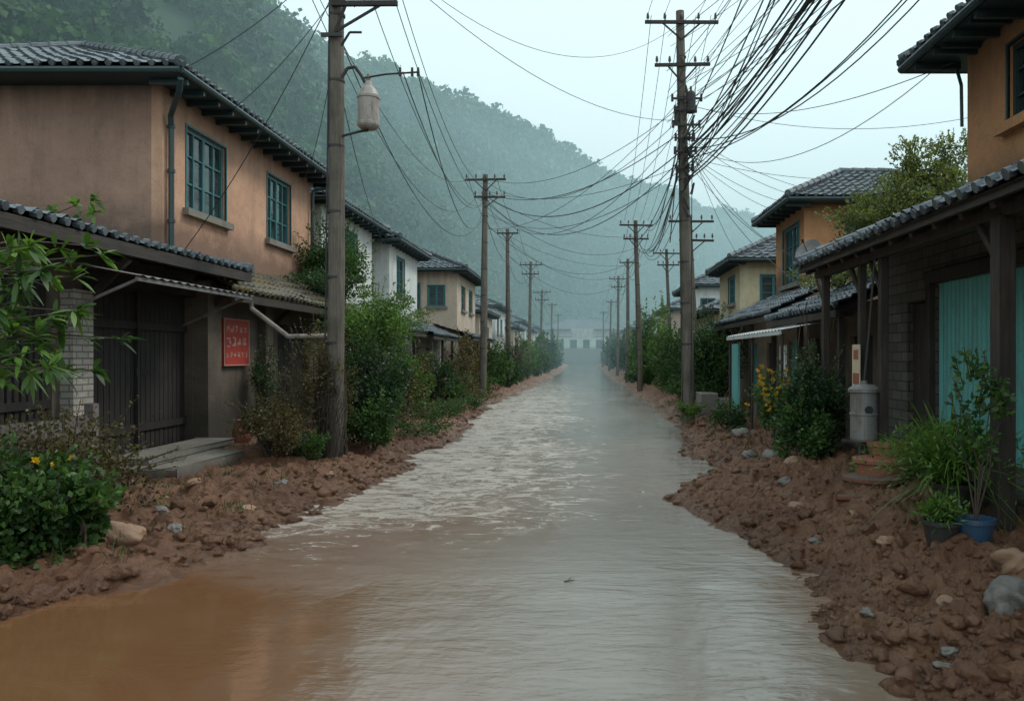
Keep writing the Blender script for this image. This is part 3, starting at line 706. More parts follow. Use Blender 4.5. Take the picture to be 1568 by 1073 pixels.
def shed(name, xe, xw, y0, y1, ze, zw, wallmat='dirty', tile='tile', posts=True, p=.24, cols=5, dz=0.0, teal=()):
    par = empty(name); s = 1 if xe > xw else -1
    mb = MB(); tile_plane(mb, (xe, y0, ze), (xe, y1, ze), (xw - s * 1.2, y1, zw), (xw - s * 1.2, y0, zw), p=p, cols=cols); mb.build('roof_tiles', [M[tile]], par)
    w_ = MB(); O = (xw, y0 + .1, 0); ops = []
    a = .6
    while a < (y1 - y0) - 1.6: ops.append((a, a + 1.1, .35 + dz, 2.25 + dz)); a += 2.3
    wall(w_, O, (0, 1, 0), (s, 0, 0), y1 - y0 - .2, 0, ze + .15, ops)
    hw = ze + .1
    w_.box(min(xw - s * .2, xw - s * 2.5), max(xw - s * .2, xw - s * 2.5), y0 + .1, y0 + .3, 0, hw); w_.box(min(xw - s * .2, xw - s * 2.5), max(xw - s * .2, xw - s * 2.5), y1 - .3, y1 - .1, 0, hw)
    w_.build('walls', [M[wallmat]], par)
    for i, o in enumerate(ops):
        d_ = MB(); k = o[0]
        while k < o[1] - .1: d_.lbox(O, (0, 1, 0), (s, 0, 0), k + .005, k + .135, o[2], o[3], -.12, -.08); k += .14
        d_.build('door_%d' % (i + 1), [M['shutter' if i in teal else 'dkwood']], par)
    t = MB(); t.beam((xe - s * .05, y0, ze - .11), (xe - s * .05, y1, ze - .11), .07, .12)
    y = y0 + .2
    while y < y1: t.beam((xe - s * .06, y, ze - .08), (xw, y, ze + (zw - ze) * abs(xe - xw) / (abs(xe - xw) + 1.2) - .08), .06, .09); y += .65
    if posts:
        y = y0 + .15
        while y < y1: t.beam((xe - s * .15, y, 0), (xe - s * .15, y, ze - .14), .1, .1); y += 2.4
    t.build('timbers', [M['beam']], par)
    return par
shed('roadside_shed', -5.7, -6.7, 22.6, 29, 2.75, 3.6, 'dirty')
shed('roadside_shed', -5.6, -6.5, 30, 36.5, 2.7, 3.5, 'white')
shed('roadside_shed', -5.2, -6.0, 38, 47, 2.8, 3.4, 'cream', p=.3, cols=4)

# ------------------------------------------------------------------ RIGHT HOUSE 1
par = empty('ochre_house_with_porch')
mb = MB(); Of, Df, Nf = (5.5, 2.5, 0), (0, 1, 0), (-1, 0, 0)
wall(mb, Of, Df, Nf, 8.9, 3.6, 6.25, [(6.35, 7.8, 4.9, 5.9), (2, 3.5, 4.9, 5.9)])
mb.box(5.7, 11, 11.2, 11.4, 3.6, 6.25); mb.box(5.7, 11, 2.5, 2.7, 3.6, 6.25); mb.box(11, 11.2, 2.5, 11.4, 0, 6.25)
mb.build('upper_walls', [M['orange_r']], par)
w_ = MB(); window(w_, Of, Df, Nf, 6.35, 7.8, 4.9, 5.9, 4, 3); window(w_, Of, Df, Nf, 2, 3.5, 4.9, 5.9, 4, 3); w_.build('windows', [M['trim'], M['glass'], M['orange_r']], par)
hip_roof(par, 4.85, 11.8, 1.8, 12.15, 6.33, 8.1, name='roof')
t = MB()
for y in np.arange(3, 12, .8): t.beam((4.95, y, 6.18), (5.48, y, 6.18), .06, .06)
t.path([(5.1, 12.0, 6.22), (5.42, 11.55, 6.05), (5.45, 11.48, 5.8), (5.45, 11.46, 5.2)], .025); t.build('brackets', [M['trim']], par)
mb = MB(); Of, Df, Nf = (4.6, 2.0, 0), (0, 1, 0), (-1, 0, 0)
wall(mb, Of, Df, Nf, 10.4, 0, 3.75, [(3.6, 8.4, .7, 2.85), (8.55, 9.3, .66, 2.65)], th=.25)
mb.box(4.85, 7.5, 12.15, 12.4, 0, 3.7)
mb.build('lower_walls', [M['greybrick']], par)
sh = MB()
for (ya, yb) in ((5.62, 7.95), (8.02, 10.38)):
    k = int((yb - ya) / .0135)
    for i in range(k):
        y = ya + (yb - ya) * i / k; y2 = ya + (yb - ya) * (i + 1) / k
        pr = lambda q: 4.63 + .016 * max(-.5, min(.5, math.sin(q * 2 * math.pi / .11))) * 2
        sh.quad((pr(y), y, .72), (pr(y2), y2, .72), (pr(y2), y2, 2.84), (pr(y), y, 2.84))
sh.build('corrugated_shutters', [M['shutter']], par)
t = MB()
t.box(4.50, 4.66, 7.95, 8.02, .7, 2.85); t.box(4.50, 4.59, 5.5, 10.5, 2.853, 3.0)
for y in np.arange(10.57, 11.28, .12): t.box(4.68, 4.72, y, y + .11, .67, 2.63)
t.box(4.52, 4.594, 10.4, 10.5, .66, 2.85)
for (x, y, r, z0) in ((3.58, 6.8, .15, .0), (3.62, 9.62, .10, .3), (3.62, 10.35, .09, .3), (3.62, 11.9, .10, .3)):
    t.beam((x, y, z0), (x + .01, y + .01, 3.10), r, r)
    t.beam((x, y, 2.65), (x, y + .4, 3.08), .05, .06)
t.beam((3.6, 2, 3.15), (3.6, 12.2, 3.15), .12, .14)
t.build('porch_timbers', [M['beam']], par, bevel=.008)
t = MB()
for y in np.arange(2.2, 12.2, .55): t.beam((3.38, y, 3.17), (5.48, y, 4.03), .07, .1)
t.beam((3.36, 2, 3.22), (3.36, 12.3, 3.22), .05, .09)
t.build('rafters', [M['beamh']], par)
mb = MB(); tile_plane(mb, (3.3, 2, 3.27), (3.3, 12.3, 3.27), (5.5, 12.3, 4.2), (5.5, 2, 4.2)); ridge(mb, (3.3, 12.3, 3.34), (5.5, 12.3, 4.27), .09); mb.build('porch_roof_tiles', [M['tile']], par)
mb = MB(); mb.box(3.95, 4.59, 5.2, 12.3, -.1, .62); mb.build('porch_plinth', [M['greybrick']], par, bevel=.02)
# steps: round terracotta-tiled treads, each set back from the one below
stp = empty('brick_steps')
for i, (x, y_, r, z0, z1, mt) in enumerate(((3.68, 9.55, .27, .72, .88, 'terra'), (3.50, 9.35, .33, .55, .71, 'terra'), (3.32, 9.15, .33, .38, .53, 'redbrick'))):
    s_ = MB(); s_.lathe((x, y_, 0), [(0.001, z1 - .004), (r - .05, z1 - .004), (r - .04, z1), (r, z1 - .01), (r, z1 - .05), (r - .03, z1 - .06), (r - .05, z0 - .1)], 28); s_.build('step_%d' % (i + 1), [M[mt]], stp)
s_ = MB(); s_.beam((2.85, 8.9, .34), (3.45, 8.6, .38), .28, .05); s_.beam((3.0, 8.4, .32), (3.5, 8.35, .36), .22, .05); s_.box(3.3, 3.75, 8.95, 9.6, .2, .40); s_.build('loose_slabs', [M['redbrick']], stp, bevel=.01)
# metal canister on the porch post
mbx = empty('metal_canister')
b_ = MB(); b_.lathe((3.44, 9.75, 0), [(.001, .86), (.15, .86), (.165, .89), (.165, 1.18), (.175, 1.185), (.175, 1.205), (.165, 1.21), (.165, 1.45), (.19, 1.46), (.19, 1.50), (.12, 1.55), (.04, 1.56), (.04, 1.6), (.001, 1.6)], 26); b_.build('drum', [M['metal']], mbx, smooth=False)
b_ = MB(); b_.tube((3.44, 9.58, 1.25), (3.44, 9.60, 1.25), .05, .05, 14); b_.path([(3.47, 9.78, .86), (3.47, 9.8, .3)], .02); b_.path([(3.44, 9.75, 1.58), (3.5, 9.75, 2.2), (3.55, 9.7, 3.08)], .016); b_.path([(3.38, 9.7, .86), (3.34, 9.65, .65), (3.55, 9.6, .5)], .012); b_.build('valve_and_conduit', [M['iron']], mbx)
po = empty('paper_poster')
q = MB(); q.box(3.545, 3.552, 10.20, 10.5, 1.5, 2.05); q.build('sheet', [M['paper']], po)
q = MB(); q.box(3.541, 3.545, 10.24, 10.46, 1.54, 1.68); q.box(3.541, 3.545, 10.26, 10.44, 1.86, 1.98); q.build('print', [M['terra']], po)

# right sheds and houses
shed('tiled_shed', 3.95, 4.8, 12.5, 17.2, 2.68, 3.55, 'dirty')
shed('tiled_shed', 4.1, 5.0, 17.6, 25.5, 2.85, 3.8, 'cream', teal=(0, 2))
aw = empty('pale_metal_awning')
a_ = MB(); n0 = 110
for i in range(n0):
    y = 14 + 5.2 * i / n0; y2 = 14 + 5.2 * (i + 1) / n0; h0 = .015 * math.sin(i * 1.2); h1 = .015 * math.sin((i + 1) * 1.2)
    a_.quad((4.75, y, 2.60 + h0), (4.75, y2, 2.60 + h1), (3.45, y2, 2.36 + h1), (3.45, y, 2.36 + h0))
a_.beam((3.47, 14, 2.31), (3.47, 19.2, 2.31), .03, .07)
a_.build('sheet', [M['whitemetal']], aw)
a_ = MB()
for y in (14.1, 16.6, 19.1): a_.tube((3.52, y, .2), (3.52, y, 2.3), .028, .028, 8)
a_.build('posts', [M['beam']], aw)
a_ = MB(); a_.box(4.66, 4.72, 17.0, 17.5, .5, 2.3); a_.box(3.75, 3.8, 19.3, 20.1, .4, 2.2); a_.build('teal_panel', [M['shutter']], aw)
q = MB(); q.box(3.70, 3.73, 14.6, 15.0, 1.5, 2.1); q.build('notice_board', [M['whitemetal']], None, bevel=.004)
house('orange_tile_roof_house', 6.1, 10.6, 22.0, 25.2, 0, 6.1, 'orange_r', fw=[(.5, 2.3, 4.0, 5.7)], sw=[(1.2, 2.0, 4.5, 5.6)], over=.6, rise=1.1, cols=5)
house('yellow_house', 6.0, 10, 30.5, 35, 0, 5.5, 'yellow', fw=[(1, 2.4, 4.0, 5.1)], sw=[(.8, 1.8, 4.0, 5.0)], over=.5, rise=1.2, cols=4, p=.3)
house('pale_house', 6.4, 10.5, 46, 52, 0, 5.9, 'white', fw=[(1, 2.4, 4.2, 5.3)], sw=[(.4, 1.2, 4.2, 5.2), (2, 3.2, 4.2, 5.2)], over=.5, rise=1.2, cols=3, p=.4)
fars_r = [(6.2, 11, 38, 44, 4.0, 'cream'), (6.2, 11, 57, 64, 5.2, 'cream'), (6.2, 11, 70, 78, 5.0, 'white'), (6.0, 11, 84, 92, 4.6, 'cream'), (6.2, 11, 100, 108, 5.4, 'white'), (6.2, 11, 120, 130, 5.6, 'white')]
for (a, b_, y0, y1, zt, mt) in fars_r:
    house('village_house', a, b_, y0, y1, 0, zt, mt, fw=[(1, 2.2, zt - 2, zt - .8), (3.5, 4.8, zt - 2, zt - .8)], sw=[(.8, 2.0, zt - 2, zt - .8)], over=.5, rise=1.3, p=.45, course=.6, cols=3)
shed('tiled_shed', 4.6, 5.4, 27, 35, 2.8, 3.6, 'cream', p=.3, cols=4, teal=(1,))
sd = empty('satellite_dish')
d_ = MB(); prof = [(0.001, 0)] + [(.3 * k / 8, .08 * (k / 8) ** 2) for k in range(1, 9)] + [(.31, .085), (.3, .07)]
d_.lathe((0, 0, 0), prof, 28); o = d_.build('dish', [M['metal']], sd, smooth=True); o.rotation_euler = (math.radians(60), 0, math.radians(-50)); o.location = (4.95, 17.4, 4.15)
d_ = MB(); d_.tube((5.0, 17.5, 3.3), (5.0, 17.5, 4.15), .025); d_.beam((5.0, 17.5, 4.1), (4.95, 17.42, 4.15), .06, .06); d_.tube((4.93, 17.35, 4.05), (4.72, 17.1, 4.35), .01); d_.tube((4.72, 17.1, 4.33), (4.70, 17.08, 4.41), .03); d_.build('mast', [M['iron']], sd)
bw = MB(); bw.box(3.3, 3.75, 22.2, 23.2, .2, .85); bw.box(3.8, 4.3, 22.1, 23.0, .2, .7); bw.box(4.4, 4.9, 20.2, 21.0, .2, .8); bw.build('concrete_blocks', [M['concrete']], None, bevel=.02)

# ------------------------------------------------------------------ utility poles
def pole(x, y, z0, z1, r0, r1, arms, lean=(0, 0), name='utility_pole', detail=True):
    par = empty(name); mb = MB(); k = 14
    segs = 8
    for i in range(segs):
        t0, t1 = i / segs, (i + 1) / segs
        P = lambda t: (x + lean[0] * t + .02 * math.sin(t * 5), y + lean[1] * t, z0 + (z1 - z0) * t)
        mb.tube(P(t0), P(t1), r0 + (r1 - r0) * t0, r0 + (r1 - r0) * t1, k, 0, caps=(i in (0, segs - 1)))
    mb.build('shaft', [M['pole']], par, smooth=False)
    a = MB(); ins = MB()
    for (z, hw, off) in arms:
        t = (z - z0) / (z1 - z0); cx, cy = x + lean[0] * t, y + lean[1] * t - r1 - .05
        a.beam((cx - hw + off, cy, z), (cx + hw + off, cy, z + random.uniform(-.03, .03)), .07, .08)
        if hw > .5:
            a.beam((cx - hw * .55 + off, cy, z), (cx, cy + .04, z - .45), .03, .04); a.beam((cx + hw * .55 + off, cy, z), (cx, cy + .04, z - .45), .03, .04)
        for q in np.linspace(-hw * .92, hw * .92, 5 if hw > .6 else 3):
            ins.lathe((cx + q + off, cy, z + .04), [(.012, 0), (.012, .05), (.045, .06), (.03, .1), (.042, .11), (.028, .15), (.034, .16), (.02, .2), (.001, .21)], 10)
    a.build('crossarms', [M['beamh']], par)
    if arms: ins.build('insulators', [M['ceramic']], par, smooth=True)
    if detail:
        h = MB()
        for z in np.arange(z0 + 2.2, z1 - .5, 1.1):
            t = (z - z0) / (z1 - z0); r = r0 + (r1 - r0) * t; cx = x + lean[0] * t
            h.tube((cx, y + lean[1] * t, z), (cx, y + lean[1] * t, z + .04), r + .01, r + .01, 14)
        h.path([(x - r0 * .9, y - r0 * .6, z0 + .2), (x + lean[0] * .5 - r0 * .8, y - r0 * .6, (z0 + z1) / 2), (x + lean[0] * .9 - r1 * .9, y - r1 * .6, z1 - .6)], .014, 6)
        h.build('bands_and_conduit', [M['iron']], par)
    return par
P1 = pole(-4.2, 13.4, -.1, 9.6, .15, .115, [(7.75, .55, .5), (8.9, .9, 0)], lean=(.08, 0))
h = MB()
h.path([(-4.05, 13.35, 6.55), (-3.95, 13.35, 6.72), (-3.82, 13.35, 6.74), (-3.72, 13.35, 6.6), (-3.66, 13.35, 6.48)], .028, 8)
h.path([(-3.72, 13.35, 6.55), (-3.3, 13.3, 6.6), (-2.72, 13.25, 6.62)], .016, 6)
h.path([(-4.05, 13.35, 5.58), (-3.75, 13.35, 5.66), (-3.6, 13.35, 5.68)], .022, 6)
h.path([(-4.05, 13.35, 7.1), (-3.9, 13.3, 7.3), (-3.7, 13.3, 7.3)], .02, 6)
for x_ in (-3.05, -2.85, -2.75): h.tube((x_, 13.27, 6.56), (x_, 13.27, 6.7), .025, .02, 8)
h.box(-4.35, -4.0, 13.2, 13.25, 7.2, 7.26); h.build('arc_bracket', [M['iron']], P1)
c_ = MB(); c_.lathe((-3.6, 13.35, 5.70), [(.001, 0), (.13, .0), (.17, .03), (.185, .06), (.185, .1), (.175, .11), (.175, .5), (.19, .51), (.19, .55), (.17, .57), (.13, .66), (.07, .72), (.05, .8), (.001, .81)], 22)
c_.build('transformer_canister', [M['canister']], P1, smooth=False)
c_ = MB(); c_.lathe((-3.6, 13.35, 6.5), [(.001, 0), (.05, 0), (.03, .04), (.045, .06), (.02, .12)], 10); c_.build('bushing', [M['ceramic']], P1)
P2 = pole(2.82, 21.4, .0, 11.15, .18, .11, [(10.8, .98, 0), (9.65, .74, 0)], lean=(-.2, 0))
h = MB()
h.lathe((2.86, 21.15, 8.35), [(.001, 0), (.1, 0), (.13, .04), (.13, .5), (.11, .55), (.03, .6), (.03, .7), (.001, .7)], 14)
h.lathe((2.50, 21.3, 8.1), [(.001, 0), (.07, 0), (.07, .4), (.03, .45), (.001, .5)], 12)
for z, L_ in ((8.75, .55), (8.45, .4), (8.05, .5), (7.7, .35), (7.35, .4), (6.9, .3)):
    h.beam((2.62 - L_ * .5, 21.2, z), (2.62 + L_, 21.2, z), .05, .05)
    for q in (-L_ * .45, L_ * .6, L_ * .95): h.tube((2.62 + q, 21.2, z - .08), (2.62 + q, 21.2, z + .12), .035, .03, 8)
for z in np.arange(5.6, 8.8, .2):
    h.tube((2.78 + random.uniform(-.16, .16), 21.2, z), (2.78 + random.uniform(-.18, .18), 21.18, z + .3), .04, .03, 6)
h.build('switchgear', [M['iron']], P2)
cf = [(-4.2, 33.2, 9.45, .15), (-4.2, 44.6, 9.0, .14), (-4.15, 60, 9.0, .14), (-4.15, 76, 8.2, .13), (-4.1, 98, 8.4, .13), (-4.1, 126, 8.6, .14),
      (2.9, 40.6, 8.8, .15), (2.95, 53.5, 8.4, .14), (3.0, 70, 8.9, .14), (3.0, 92, 8.4, .13), (3.0, 122, 8.8, .14), (4.3, 30.0, 7.2, .10), (5.2, 47, 8.2, .12)]
for i, (x, y, zt, r) in enumerate(cf):
    pole(x, y, 0, zt, r, r * .7, [(zt - .25, .85, 0), (zt - .95, .65, random.uniform(-.2, .2))] if (i % 3 != 1 and y < 80) else [(zt - .25, .6, 0)], lean=(random.uniform(-.3, .3), 0), detail=(y < 50))

# ------------------------------------------------------------------ wires
def wires(name, specs):
    cu = bpy.data.curves.new(name, 'CURVE'); cu.dimensions = '3D'; cu.bevel_depth = 1.0; cu.bevel_resolution = 1
    for (p0, p1, sag, r) in specs:
        n = 24; sp = cu.splines.new('POLY'); sp.points.add(n - 1)
        for i in range(n):
            t = i / (n - 1)
            q = [p0[k] + (p1[k] - p0[k]) * t for k in range(3)]; q[2] -= sag * 4 * t * (1 - t)
            sp.points[i].co = (*q, 1); sp.points[i].radius = r
    cu.materials.append(M['cable'])
    o = bpy.data.objects.new(name, cu); COL.objects.link(o)
m, nt, b = newmat('cable_black'); b.inputs['Base Color'].default_value = (.012, .013, .015, 1); b.inputs['Roughness'].default_value = .5; M['cable'] = m
U = random.uniform; S = []
for i in range(15):     # heavy bundle
    S.append(((2.72 + U(-.05, .08), 21.2, U(6.5, 7.8)), (4.5 + U(-.2, .3), -6 + U(-1, 1), 11.0 + U(-.4, .4)), U(1.4, 1.75), U(.011, .02)))
for i in range(18):
    S.append(((2.62 + U(-.5, .6), 21.2, U(8.0, 10.9)), (U(4.0, 9.5), -6, U(9.8, 11.5)), U(.5, 1.7), U(.005, .009)))
for i in range(5):
    S.append(((2.65, 21.2, U(6.2, 8.2)), (U(3.0, 3.6), U(-2, 2), U(11.2, 12)), U(.8, 1.4), U(.010, .015)))
for i in range(3):
    S.append(((2.7, 21.2, U(6.6, 8.0)), (U(5.6, 7.0), U(4, 9), U(10.0, 11.0)), U(1.2, 2.0), U(.010, .014)))
for q in (-.9, -.45, .45, .9):
    S.append(((2.62 + q, 21.3, 11), (3.2 + q, -6, 11.6), .9, .007))
for q in (-.8, -.4, 0, .4, .8):
    S.append(((2.62 + q, 21.3, 11), (2.9 + q, 40.6, 8.8), .7, .008))
for i in range(10): S.append(((2.66, 21.3, U(5.6, 8.6)), (2.9 + U(-.5, .5), 40.6, U(7.3, 8.7)), U(.6, 1.6), U(.009, .017)))
rl = [(2.9, 40.6), (2.95, 53.5), (3, 70), (3, 92), (3, 122)]
for a, b_ in zip(rl[:-1], rl[1:]):
    for q in (-.6, 0, .5): S.append(((a[0] + q, a[1], 8.5), (b_[0] + q, b_[1], 8.5), U(.4, .9), .010))
    for q in range(2): S.append(((a[0], a[1], U(6.5, 7.9)), (b_[0], b_[1], U(6.5, 7.9)), U(.5, 1), .014))
ll = [(-4.2, 33.2, 9.4), (-4.2, 44.6, 8.95), (-4.15, 60, 8.95), (-4.15, 76, 8.0), (-4.1, 98, 8.2), (-4.1, 126, 8.4)]
for a, b_ in zip(ll[:-1], ll[1:]):
    for q in (-.6, 0, .6): S.append(((a[0] + q, a[1], a[2] - .05), (b_[0] + q, b_[1], b_[2] - .05), U(.4, .9), .010))
    S.append(((a[0], a[1], a[2] - U(.9, 2.5)), (b_[0], b_[1], b_[2] - U(.9, 2.5)), U(.5, 1), .013))
for q, z in ((-.4, 7.9), (.6, 7.9), (1.0, 7.85), (-.8, 9.0), (.8, 9.0)): S.append(((-4.15 + q, 13.3, z), (-4.2 + q * .7, 33.2, 9.3 if z > 8 else 8.5), U(1.0, 1.8), .008))
S.append(((-3.0, 13.25, 6.62), (-4.2, 33.2, 8.3), 1.0, .010)); S.append(((-2.75, 13.25, 6.62), (-4.2, 33.2, 7.9), 1.5, .010)); S.append(((-4.1, 13.3, 7.3), (-4.2, 33.2, 7.6), 1.8, .010))
for q in range(6): S.append(((-4.15 + U(-.3, .6), 13.3, U(7.6, 9)), (-5.2 + U(-1.2, 1.5), -6, U(8, 10)), U(.4, 1.3), .007))
S.append(((-4.2, 13.4, 8.0), (-7.45, 14.9, 3.9), .25, .008)); S.append(((-4.2, 13.4, 7.9), (-7.4, 16.0, 6.6), .2, .007)); S.append(((-4.15, 13.4, 7.2), (-7.45, 21, 6.5), .5, .007)); S.append(((-4.2, 13.4, 8.6), (-6.8, 13.5, 6.75), .15, .007))
S.append(((-4.2, 13.4, 6.9), (-7.3, 30, 6.0), .7, .008)); S.append(((-4.1, 13.4, 9.0), (-12, 4, 8), .6, .008)); S.append(((-4.2, 13.4, 8.3), (-5.6, 9, 7.6), .2, .009))
for (z0, z1, sg, r) in ((8.6, 9.3, .9, .009), (8.3, 9.2, 1.4, .009), (7.9, 8.7, .9, .013), (7.4, 8.6, 1.3, .016), (7.2, 8.5, 1.8, .012), (6.9, 7.9, 1.1, .009), (8.8, 7.2, 1.0, .008), (8.1, 8.2, 2.0, .009), (7.0, 8.8, .6, .008)):
    S.append(((2.65, 21.3, z0), (-4.1, 33.2, z1), sg, r))
for (z0, z1, sg) in ((8.0, 8.6, .6), (7.5, 8.4, 1.2), (7.0, 7.5, 1.5)):
    S.append(((2.9, 40.6, z0), (-4.15, 33.2, z1), sg, .010)); S.append(((2.95, 53.5, z0), (-4.15, 44.6, z1), sg, .010))
S.append(((2.6, 21.3, 8.2), (-4.0, 13.4, 9.2), .9, .007)); S.append(((2.6, 21.3, 10.8), (-3.6, 13.4, 8.9), 1.4, .006))
for (x1, y1, z1, sg) in ((6.3, 22, 6.0, .3), (7.5, 22, 6.1, .5), (5.3, 11.4, 6.1, .5), (9.5, 22, 6.2, .6), (5.4, 12, 6.3, 1.0), (6.2, 30.5, 5.4, .5), (5.0, 17.5, 3.9, .4), (4.0, 13, 2.8, .6), (12, 20, 8.5, .8), (14, 24, 8.4, .9), (8, 26, 6.3, .5), (5.6, 18, 4.0, .8)):
    S.append(((2.65, 21.3, U(7.2, 8.8)), (x1, y1, z1), sg, .007))
wires('power_lines', S)
wires('hanging_cable', [((2.55, 21.2, 7.6), (2.3, 21.1, 4.9), .0, .014), ((2.9, 21.2, 7.8), (2.86, 21.15, 1.0), 0, .012), ((2.62, 21.15, 9.6), (2.3, 21.1, 7.9), .1, .008), ((3.0, 21.15, 9.6), (2.95, 21.1, 8.3), .1, .008)])

# ------------------------------------------------------------------ vegetation
fo = FO()
def whorl(p, d, n, L, pal='bright'):
    p = np.array(p, float); d = np.array(d, float); d /= np.linalg.norm(d)
    Dv = norm(rng.normal(size=(n, 3)) * .75 + d * .8); P = np.tile(p, (n, 1)) + rng.normal(size=(n, 3)) * .015
    fo.ribbons(P, Dv, L * rng.uniform(.6, 1.25, size=n), L * .14, rng.uniform(.1, .45, size=n), tints(n, pal, rng.uniform(.15, .75)))
root = np.array([-5.6, 6.7, .2])
fo.stem([root, (-5.62, 6.75, 1.2), (-5.45, 6.8, 2.1), (-5.5, 6.9, 3.0)], .06, .03)
for k in range(32):
    z = rng.uniform(1.6, 2.95); b0 = np.array([-5.5, 6.8, z - .2])
    tip = np.array([rng.uniform(-5.5, -4.35) - max(0, z - 2.3) * .3, rng.uniform(6.3, 7.6), z + rng.uniform(-.1, .25)])
    fo.stem([b0, (b0 + tip) / 2 + np.array([0, 0, .1]), tip], .014, .006, 5)
    for f in (.55, .8, 1.0): whorl(b0 + (tip - b0) * f, tip - b0, 11 if f == 1 else 7, .19, 'bright' if k % 3 else 'green')
fo.build('broadleaf_shrub')
fo = FO()
fo.stem([(-6.7, 9.6, 3.3), (-6.5, 9.7, 3.6), (-6.25, 9.8, 3.75)], .012, .005)
for q in ((-6.25, 9.8, 3.75), (-6.5, 9.7, 3.65), (-6.35, 9.9, 3.55), (-6.6, 9.6, 3.5), (-6.1, 9.9, 3.68), (-6.15, 10.0, 3.85)): whorl(q, (.5, 0, .6), 15, .17)
fo.build('roof_sprig')
fo = FO(); bush_into(fo, (-4.9, 6.75, .45), (.65, .6, .55), 6400, .065, 'green', clumps=32, zmin=.02, aspect=.36)
bush_into(fo, (-4.35, 6.9, .5), (.24, .28, .34), 1500, .08, 'green', clumps=10, aspect=.38)
Pf = np.array([-4.62, 6.8, .98]) + rng.normal(size=(40, 3)) * np.array([.09, .12, .03])
for q in Pf[:7]:
    fo.leaves(np.tile(q, (8, 1)), rng.normal(size=(8, 3)) + np.array([0, -.2, .6]), .04, .015, np.tile(np.array([[.7, .42, .02]]), (8, 1)))
fo.build('flowering_bush')
bush('rust_coloured_shrub', (-5.4, 8.3, .6), (.9, .8, .6), 7500, .045, 'rust', clumps=34, zmin=.1)
bush('rust_coloured_shrub', (-5.0, 12.9, .66), (.62, .6, .54), 6800, .042, 'rust', clumps=30, zmin=.1)
bush('green_shrub', (-4.5, 12.9, .4), (.35, .3, .28), 1600, .05, 'green')
fo = FO(); bush_into(fo, (-4.6, 13.9, 1.35), (.62, .45, .98), 6200, .045, 'rust', clumps=36, zmin=.1); bush_into(fo, (-4.25, 13.3, 1.5), (.22, .22, .55), 900, .05, 'rust', clumps=12)
for k in range(90):
    a0 = rng.uniform(0, 6.28); pts = []
    for t in np.linspace(0, 1, 7):
        a = a0 + t * rng.uniform(1, 3); r_ = .17 + .07 * rng.uniform(); pts.append((-4.2 + r_ * math.cos(a) - t * .1 * rng.uniform(), 13.4 + r_ * math.sin(a), .1 + t * rng.uniform(1.2, 2.0)))
    fo.stem(pts, .009, .004, 4)
fo.build('ivy_tangle')
bush('green_shrub', (-4.1, 15.2, 1.1), (.66, .75, 1.0), 10500, .06, 'dark', clumps=48, zmin=.05)
bush('green_shrub', (-3.85, 14.6, .6), (.45, .45, .55), 3800, .06, 'green', clumps=20, zmin=.05)
bush('climbing_shrub', (-4.9, 18.6, 2.5), (1.05, 1.4, .9), 11500, .07, 'bright', clumps=44)
bush('climbing_shrub', (-5.0, 18.3, 1.1), (.8, 1.3, .95), 6000, .07, 'dark', clumps=30, zmin=.05)
bush('small_tree', (-6.9, 21.6, 4.35), (1.05, 1.0, 1.0), 9500, .08, 'green', clumps=36)
bush('small_tree', (-6.3, 19.8, 3.6), (.9, 1.2, .4), 3600, .07, 'dark', clumps=18)
bush('sapling', (-6.3, 15.8, 1.2), (.3, .4, .8), 1500, .05, 'dark')
def hedge(name, x0, x1, y0, y1, zmx, n, size, pal, step):
    fo = FO(); y = y0
    while y < y1:
        x = rng.uniform(x0, x1); h_ = rng.uniform(.28, 1.2) * zmx
        bush_into(fo, (x, y, h_ * .5 + .1), (rng.uniform(.4, 1.0), rng.uniform(.6, 1.0) * max(1, step * .55), h_ * .5), n, size, pal[rng.integers(len(pal))], clumps=16, stems=2, zmin=.05)
        y += step * rng.uniform(.7, 1.5)
    fo.build(name)
hedge('roadside_shrubs', -5.4, -4.3, 20.5, 34, 2.0, 2800, .08, ['green', 'dark', 'rust', 'bright'], 1.2)
hedge('roadside_shrubs', -5.5, -4.0, 34, 62, 2.5, 1300, .14, ['green', 'dark', 'rust', 'bright'], 1.7)
hedge('roadside_shrubs', -5.6, -3.4, 62, 150, 3.2, 700, .28, ['green', 'dark'], 3.0)
hedge('roadside_shrubs', 3.5, 4.7, 23.5, 36, 2.6, 2600, .085, ['green', 'dark', 'dark'], 1.1)
hedge('roadside_shrubs', 3.4, 5.4, 36, 62, 3.5, 1500, .15, ['green', 'dark', 'bright'], 1.5)
hedge('roadside_shrubs', 3.3, 5.6, 62, 150, 3.4, 750, .28, ['green', 'dark'], 3.0)
hedge('roadside_shrubs', -4.3, -3.6, 17.5, 30, .65, 900, .06, ['green', 'rust'], 1.4)
bush('green_shrub', (3.40, 11.7, 1.05), (.56, .6, .74), 9500, .055, 'dark', clumps=44, zmin=.15)
bush('green_shrub', (3.12, 11.3, .75), (.38, .38, .5), 3200, .06, 'green', clumps=20, zmin=.1)
fo = FO(); bush_into(fo, (3.3, 13.6, .95), (.38, .6, .6), 3800, .06, 'green', clumps=22, zmin=.1)
for k in range(38):
    q = np.array([3.08, 13.1, 1.35]) + rng.normal(size=3) * np.array([.15, .25, .24])
    fo.leaves(np.tile(q, (10, 1)), rng.normal(size=(10, 3)), .05, .018, np.tile(np.array([[.50, .28, .02]]), (10, 1)))
fo.build('yellow_flowering_bush')
bush('green_shrub', (3.2, 17.4, .55), (.4, .5, .3), 1500, .06, 'green', zmin=.1)
bush('green_shrub', (2.75, 20.6, .5), (.4, .3, .2), 1300, .05, 'bright', zmin=.1)
bush('green_shrub', (4.0, 24.2, 1.7), (.85, .9, 1.3), 6500, .085, 'dark', clumps=34, zmin=.1)
fo = FO()
